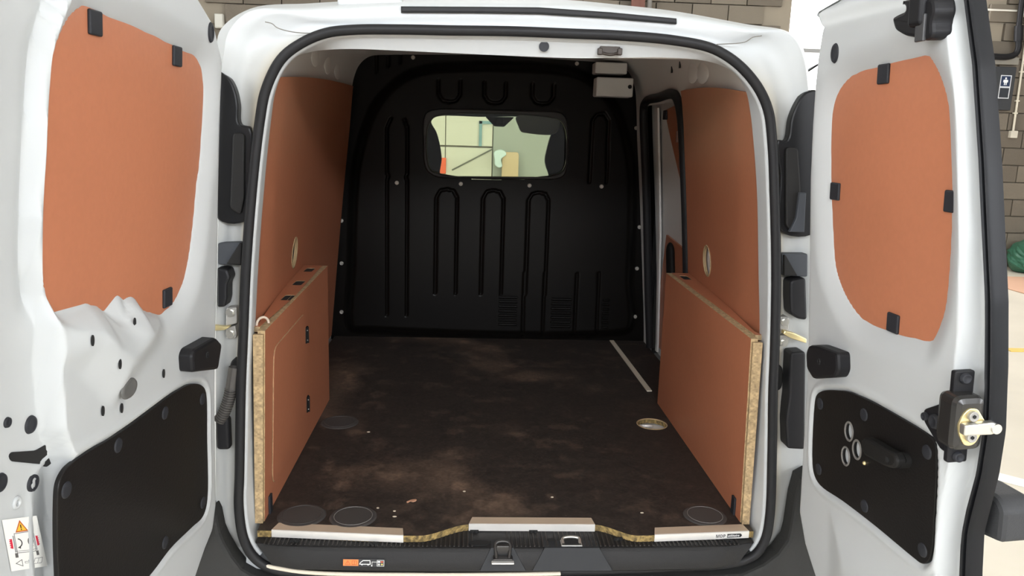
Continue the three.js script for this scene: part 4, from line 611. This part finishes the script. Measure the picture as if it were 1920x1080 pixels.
// ================================================================ rear doors
function rearDoor(s) {
  const D = new THREE.Group(); D.name = 'rear_door'; van.add(D);
  D.userData.label = s > 0 ? 'right rear door, open, with latch and pull handle' : 'left rear door, open, with a cut-out orange panel';
  const th = 93 * Math.PI / 180, U = V3(s * -Math.cos(th), 0, Math.sin(th)), Vv = V3(-s * 0.055, 1, 0).normalize(), X = U.clone().multiplyScalar(s);
  const Nn = new THREE.Vector3().crossVectors(X, Vv).normalize(); const X2 = new THREE.Vector3().crossVectors(Vv, Nn);
  D.quaternion.setFromRotationMatrix(new THREE.Matrix4().makeBasis(X2, Vv, Nn)); D.position.set(s * 0.64, 0.6, 0);
  const fx = pts => pts.map(p => [s * p[0], p[1]]);
  const hinge = byV(s > 0 ? [...R_hinge.filter(p => p[1] > 0), [0.155, -0.03], [0.046, 1.113], [-0.06, 1.152], [-0.045, 1.162], [0.03, 1.168], [0.10, 1.174]] : [...L_hinge.slice(1), [0.16, -0.05], [0.18, 1.13], [0.24, 1.15]]);
  const ridge = byV(s > 0 ? R_ridge : L_ridge);
  const free = s > 0 ? byV([...R_free, [0.54, 0.1], [0.52, -0.05]]) : byV([[0.66, 1.15], [0.70, 1.04], [0.73, 0.9], [0.75, 0.7], [0.755, 0.5], [0.745, 0.37], [0.73, 0.23], [0.71, 0.1], [0.69, -0.05]]);
  const so = s > 0 ? byV([...R_sealout, [0.60, 0.1], [0.58, -0.05]]) : free.map(p => [p[0] + 0.06, p[1]]);
  const win = smooth2(s > 0 ? R_win : L_win, 140), trim = s > 0 ? smooth2(R_trim, 100) : smooth2(L_trim, 100), bulge = L_bulge;
  const v0 = -0.05, v1 = s > 0 ? 1.172 : 1.148, NV = 190, NU = 120, rows = [], relief = (u, v, uL) => {
    let w = 0; w -= 0.03 * (s > 0 ? sstep(0, 0.014, u - lookup(ridge, v)) : sstep(0.005, 0.014, u - lookup(ridge, v)));
    const dw = sdf(u, v, win); const wd = Math.max(0, Math.min(1, dw / 0.045)); w -= dw < 0 ? 0.016 + 0.01 * sstep(0, 0.012, -dw) : 0.016 * (1 - wd) * (1 - wd) * (1 + 0.6 * wd);
    const dt = sdf(u, v, trim); w -= 0.007 * (1 - sstep(0, 0.006, dt)); w += 0.003 * (sstep(0.004, 0.009, dt) - sstep(0.012, 0.02, dt));
    w -= 0.014 * (1 - sstep(0, 0.018, u - uL));
    if (s < 0) { const db = sdf(u, v, bulge); w += 0.026 * (1 - sstep(-0.035, 0.045, db)); }
    else { w += 0.012 * sstep(0.0, 0.09, -sdf(u, v, [[0.18, 0.17], [0.45, 0.17], [0.5, -0.04], [0.2, -0.04]])); }
    w -= 0.05 * sstep(1.105, 1.17, v) * (s > 0 ? 1 : 1);
    return w;
  };
  for (let j = 0; j <= NV; j++) { const v = v0 + (v1 - v0) * j / NV, a = lookup(hinge, v), b = lookup(free, v), r = []; r.push(V3(s * a, v, -0.045)); for (let i = 0; i <= NU; i++) { const u = a + (b - a) * i / NU; r.push(V3(s * u, v, relief(u, v, a))); } r.push(V3(s * b, v, -0.045)); rows.push(r); }
  const bot = rows[0].map(p => V3(p.x, p.y - 0.002, -0.046)), topR = rows[NV].map(p => V3(p.x, p.y + 0.002, -0.046));
  const skin = part('inner_skin', grid([bot, ...rows, topR]), white, D, 'white pressed inner skin');
  { // outer skin: a gently bowed sheet
    const rr = []; for (let j = 0; j <= 40; j++) { const v = v0 + (v1 - v0) * j / 40, a = lookup(hinge, v) - 0.004, b = lookup(so, v) - (s > 0 ? 0.064 : 0.03), r = []; for (let i = 0; i <= 20; i++) { const t = i / 20; r.push(V3(s * (a + (b - a) * t), v, -0.047 - 0.04 * Math.sin(Math.PI * t))); } rr.push(r); } obj('outer_skin', grid(rr), white, D);
  }
  { // weather strip: two soft ridges with a groove between them
    const prof = [[0, -0.002], [0.06, 0.004], [0.2, 0.006], [0.3, 0.005], [0.36, 0.014], [0.46, 0.016], [0.54, 0.012], [0.58, -0.002], [0.62, -0.003], [0.68, 0.01], [0.8, 0.013], [0.93, 0.006], [1, -0.004], [1, -0.012]], rr = [];
    for (let j = 0; j <= 120; j++) { const v = v0 + (1.168 - v0) * j / 120, a = lookup(free, v) - 0.004, b = lookup(so, v) - 0.019; rr.push(prof.map(([t, w]) => V3(s * (a + (b - a) * t), v, -0.03 + w))); }
    part('weather_strip', grid(rr), soft(new THREE.Color().setRGB(0.009, 0.0095, 0.011), 0.4), D, 'black rubber weather strip');
  }
  { // orange window panel
    const poly = fx(s > 0 ? smooth2(R_win, 120) : round2(L_win, 0.006));
    const g = ext(poly, -0.024, 0.007); uvPlane(g, 'x', 'y'); obj('window_panel', g, [orange, ply], D);
    for (const [u, v] of (s > 0 ? R_clips : L_clips)) { const c = rb(0.033, 0.034, 0.006, 0.0028); obj('clip', c.translate(s * u, v + (v > 0.9 ? 0 : v < 0.65 ? 0.002 : 0), -0.015), clipM, D); }
  }
  { // lower trim panel
    const poly = fx(trim).map(p => p), holes = s > 0 ? R_holes.slice(0, 3).map(([u, v]) => ring2(u, v, 0.0135, 0.0175, 26)) : [];
    const tp = obj('lower_panel', ext(poly, -0.006, 0.006, 0.0015, holes), soft(new THREE.Color().setRGB(0.011, 0.010, 0.0095), 0.38, { bumpMap: rep(grain, 5, 5), bumpScale: 0.0002 }), D);
    for (const [u, v] of (s > 0 ? R_screws : L_screws)) obj('panel_plug', new THREE.LatheGeometry([[0, 0.0026], [0.009, 0.0024], [0.0115, 0.0012], [0.012, 0]].map(q => new THREE.Vector2(...q)), 24).rotateX(Math.PI / 2).translate(s * u, v, 0.0002), clipM, D);
    if (s > 0) {
      for (const [u, v] of R_holes.slice(0, 3)) { const r = new THREE.TorusGeometry(0.014, 0.0018, 8, 28); r.scale(1, 1.28, 1); part('hole_rim', r.translate(u, v, 0.0005), std(0x6b6864, 0.6), D, 'grey rim of a round hole'); }
      obj('rivet', new THREE.SphereGeometry(0.004, 12, 8).translate(R_holes[3][0], R_holes[3][1], 0.001), zinc, D);
      const lv = round2(R_lever, 0.012); part('pull_handle', [ext(lv, 0.012, 0.016, 0.005), cyl(0.014, 0.02, 20).rotateX(Math.PI / 2).translate(0.425, 0.371, 0.008)], blackM, D, 'black pull handle');
      obj('handle_screw', cyl(0.005, 0.004, 16).rotateX(Math.PI / 2).translate(0.415, 0.369, 0.0275), darkHole, D);
    }
  }
  { // rubber buffer
    const poly = round2(fx(s > 0 ? R_buffer : L_buffer), 0.008); part('door_buffer', ext(poly, -0.004, 0.03, 0.006), blackP, D, 'black rubber door buffer');
    const c = poly.reduce((a, p) => [a[0] + p[0] / poly.length, a[1] + p[1] / poly.length], [0, 0]);
    obj('buffer_screw', new THREE.TorusGeometry(0.005, 0.0018, 8, 18).translate(c[0], c[1], 0.026), darkHole, D);
  }
  const plugG = r => new THREE.LatheGeometry([[0, 0.0016], [r * 0.55, 0.0016], [r * 0.62, 0.003], [r * 0.9, 0.0026], [r, 0]].map(q => new THREE.Vector2(...q)), 28).rotateX(Math.PI / 2);
  if (s < 0) {
    L_flangeplugs.forEach(([u, v], i) => { if (i === 4) { part('rivet_nut', new THREE.TorusGeometry(0.006, 0.003, 8, 20).translate(s * u, v, -0.0295), white, D); return; } part('blanking_plug', plugG(i === 1 ? 0.007 : 0.0125).translate(s * u, v, -0.0298), clipM, D); });
    part('blanking_plug', plugG(0.017).scale(0.8, 1.1, 1).translate(s * 0.083, 1.058, 0.0), clipM, D);
    part('drain_grommet', plugG(0.02).scale(1.25, 0.8, 1).translate(s * 0.43, 0.483, 0.012), std(new THREE.Color().setRGB(0.1, 0.1, 0.095), 0.5), D);
    for (const [u, v] of L_dots) part('small_hole', ext(ring2(0, 0, 0.0035, 0.008, 16), 0, 0.0016).translate(s * u, v, Math.max(0.001, relief(u, v, 0)) + 0.0006), darkHole, D);
    part('latch_slot', ext(round2(fx(L_slot), 0.005), -0.0305, 0.002), darkHole, D, 'black latch slot');
    // sticker
    const cv = document.createElement('canvas'); cv.width = 384; cv.height = 512; const g = cv.getContext('2d');
    g.fillStyle = '#e6e6e1'; g.fillRect(0, 0, 384, 512);
    g.fillStyle = '#b4552a'; g.beginPath(); g.moveTo(180, 20); g.lineTo(252, 132); g.lineTo(108, 132); g.closePath(); g.fill(); g.fillStyle = '#f2b63c'; g.beginPath(); g.moveTo(180, 42); g.lineTo(234, 122); g.lineTo(126, 122); g.closePath(); g.fill(); g.fillStyle = '#1d1d1b'; g.fillRect(174, 64, 12, 34); g.beginPath(); g.arc(180, 110, 7, 0, 7); g.fill();
    g.strokeStyle = '#55565a'; g.lineWidth = 6; g.strokeRect(92, 140, 196, 196); g.lineWidth = 14; g.strokeStyle = '#8d8f92'; g.beginPath(); g.moveTo(78, 160); g.lineTo(78, 330); g.moveTo(302, 160); g.lineTo(302, 330); g.stroke(); g.lineWidth = 5; g.strokeStyle = '#6c6e71'; g.beginPath(); g.moveTo(80, 318); g.lineTo(300, 318); g.stroke();
    g.fillStyle = '#5c5a58'; g.fillRect(66, 336, 30, 46); g.fillRect(286, 336, 30, 46);
    g.strokeStyle = '#2e2f31'; g.lineWidth = 11; g.beginPath(); g.arc(112, 236, 42, -1.4, 1.2); g.stroke(); g.beginPath(); g.arc(266, 236, 42, Math.PI - 1.2, Math.PI + 1.4, false); g.stroke(); g.fillStyle = '#2e2f31'; g.beginPath(); g.moveTo(104, 282); g.lineTo(138, 266); g.lineTo(134, 296); g.closePath(); g.fill(); g.beginPath(); g.moveTo(276, 282); g.lineTo(240, 266); g.lineTo(244, 296); g.closePath(); g.fill();
    g.fillStyle = '#c8203a'; for (const [x, d] of [[62, -1], [318, 1]]) { g.beginPath(); g.moveTo(x, 190); for (let k = 0; k < 5; k++) { g.lineTo(x + d * 34, 196 + k * 20); g.lineTo(x + d * 18, 206 + k * 20); } g.lineTo(x, 290); g.closePath(); g.fill(); }
    g.strokeStyle = '#4c4d50'; g.lineWidth = 6; g.beginPath(); g.moveTo(60, 440); g.lineTo(124, 408); g.lineTo(124, 474); g.closePath(); g.stroke(); g.lineWidth = 4; g.strokeRect(152, 432, 40, 16); g.beginPath(); g.moveTo(192, 420); g.lineTo(214, 440); g.lineTo(192, 460); g.closePath(); g.stroke(); g.beginPath(); g.moveTo(236, 466); g.lineTo(262, 412); g.lineTo(346, 412); g.lineTo(322, 466); g.closePath(); g.stroke(); g.beginPath(); g.moveTo(278, 466); g.lineTo(304, 412); g.stroke();
    const ct = new THREE.CanvasTexture(cv); ct.colorSpace = THREE.SRGBColorSpace;
    const q = L_sticker, pts = q.map(([u, v]) => [s * u, v]); const gg = new THREE.BufferGeometry(); const o = [0, 1, 2, 0, 2, 3]; gg.setAttribute('position', new THREE.Float32BufferAttribute(o.flatMap(i => [pts[i][0], pts[i][1], -0.0288]), 3)); const uvs = [[0, 1], [1, 1], [1, 0], [0, 0]]; gg.setAttribute('uv', new THREE.Float32BufferAttribute(o.flatMap(i => uvs[i]), 2)); gg.computeVertexNormals();
    part('warning_sticker', gg, std(0xffffff, 0.5, { map: ct }), D, 'white warning sticker with a yellow triangle');
  } else {
    part('blanking_plug', plugG(0.017).scale(0.8, 1.1, 1).translate(0.112, 1.06, 0.0), clipM, D);
    part('rivet_nut', new THREE.TorusGeometry(0.0055, 0.0026, 8, 20).translate(0.53, 0.384, -0.0295), white, D);
    // latch: a housing on the step of the skin, its face turned to the free edge
    const face = (poly, c0, d, bev = 0) => ext(poly, c0, d, bev).rotateY(Math.PI / 2);           // poly in (outwards, up), c along the door
    const fc = (g, a, v, c) => g.rotateX(Math.PI / 2).translate(a, v, c).rotateY(Math.PI / 2);
    part('latch_bracket', ext(round2([[0.462, 0.474], [0.505, 0.5], [0.53, 0.52], [0.54, 0.43], [0.512, 0.425], [0.464, 0.456]], 0.008), -0.004, 0.008, 0.002), blackP, D);
    part('latch_housing', face(round2([[-0.036, 0.452], [-0.036, 0.536], [0.012, 0.536], [0.012, 0.452]], 0.014), 0.546, 0.034, 0.010), std(new THREE.Color().setRGB(0.02, 0.019, 0.018), 0.25), D, 'glossy black latch housing');
    part('latch_tab', face(round2([[-0.022, 0.525], [-0.022, 0.567], [0.010, 0.567], [0.010, 0.525]], 0.004), 0.545, 0.008, 0.002), blackP, D); part('latch_tab', face(round2([[-0.022, 0.46], [-0.022, 0.423], [0.010, 0.423], [0.010, 0.46]], 0.004), 0.545, 0.008, 0.002), blackP, D);
    part('latch_plate', face(round2([[-0.020, 0.464], [-0.028, 0.479], [-0.031, 0.494], [-0.026, 0.511], [-0.017, 0.52], [-0.004, 0.519], [0.011, 0.497], [0.010, 0.488], [-0.003, 0.465], [-0.011, 0.462]], 0.005), 0.579, 0.004, 0.001), zinc, D, 'gold coloured latch plate');
    for (const v of [0.509, 0.477]) { part('latch_screw', [fc(cyl(0.0075, 0.006, 24), -0.012, v, 0.585), new THREE.TorusGeometry(0.0065, 0.0014, 8, 20).translate(-0.012, v, 0.5875).rotateY(Math.PI / 2)], dullSteel, D); part('screw_socket', fc(cyl(0.003, 0.002, 6), -0.012, v, 0.588), darkHole, D); }
    part('latch_arm', [face(round2([[-0.031, 0.484], [-0.031, 0.5], [0.012, 0.502], [0.022, 0.497], [0.022, 0.487], [0.012, 0.483]], 0.003), 0.586, 0.010, 0.002), fc(cyl(0.0075, 0.018, 20), 0.0175, 0.492, 0.589)], steel, D, 'bright steel latch arm');
    for (const v of [0.556, 0.433]) part('latch_bolt', plugG(0.0085).scale(1, 1, 2).translate(-0.006, v, 0.5535).rotateY(Math.PI / 2), clipM, D);
    for (const [u, v, r] of [[0.495, 0.466, 0.012], [0.472, 0.466, 0.007]]) part('latch_bolt', plugG(r).scale(1, 1, 2).translate(u, v, 0.005), clipM, D);
    part('upper_latch', [ext(round2(R_upperlatch, 0.008), -0.004, 0.03, 0.006), rb(0.035, 0.05, 0.03, 0.008, 0.405, 1.095, 0.02)], blackP, D, 'black upper latch'); part('upper_latch_face', rb(0.022, 0.04, 0.006, 0.002, 0.415, 1.067, 0.027), std(new THREE.Color().setRGB(0.05, 0.05, 0.052), 0.4), D);
    part('outer_handle', ext(round2([[0.50, 0.366], [0.565, 0.368], [0.582, 0.353], [0.582, 0.300], [0.50, 0.284]], 0.01), -0.10, 0.045, 0.008), greyP, D, 'grey plastic outer handle grip');
  }
  return D;
}
rearDoor(1); rearDoor(-1);

renderer.render(scene, camera);
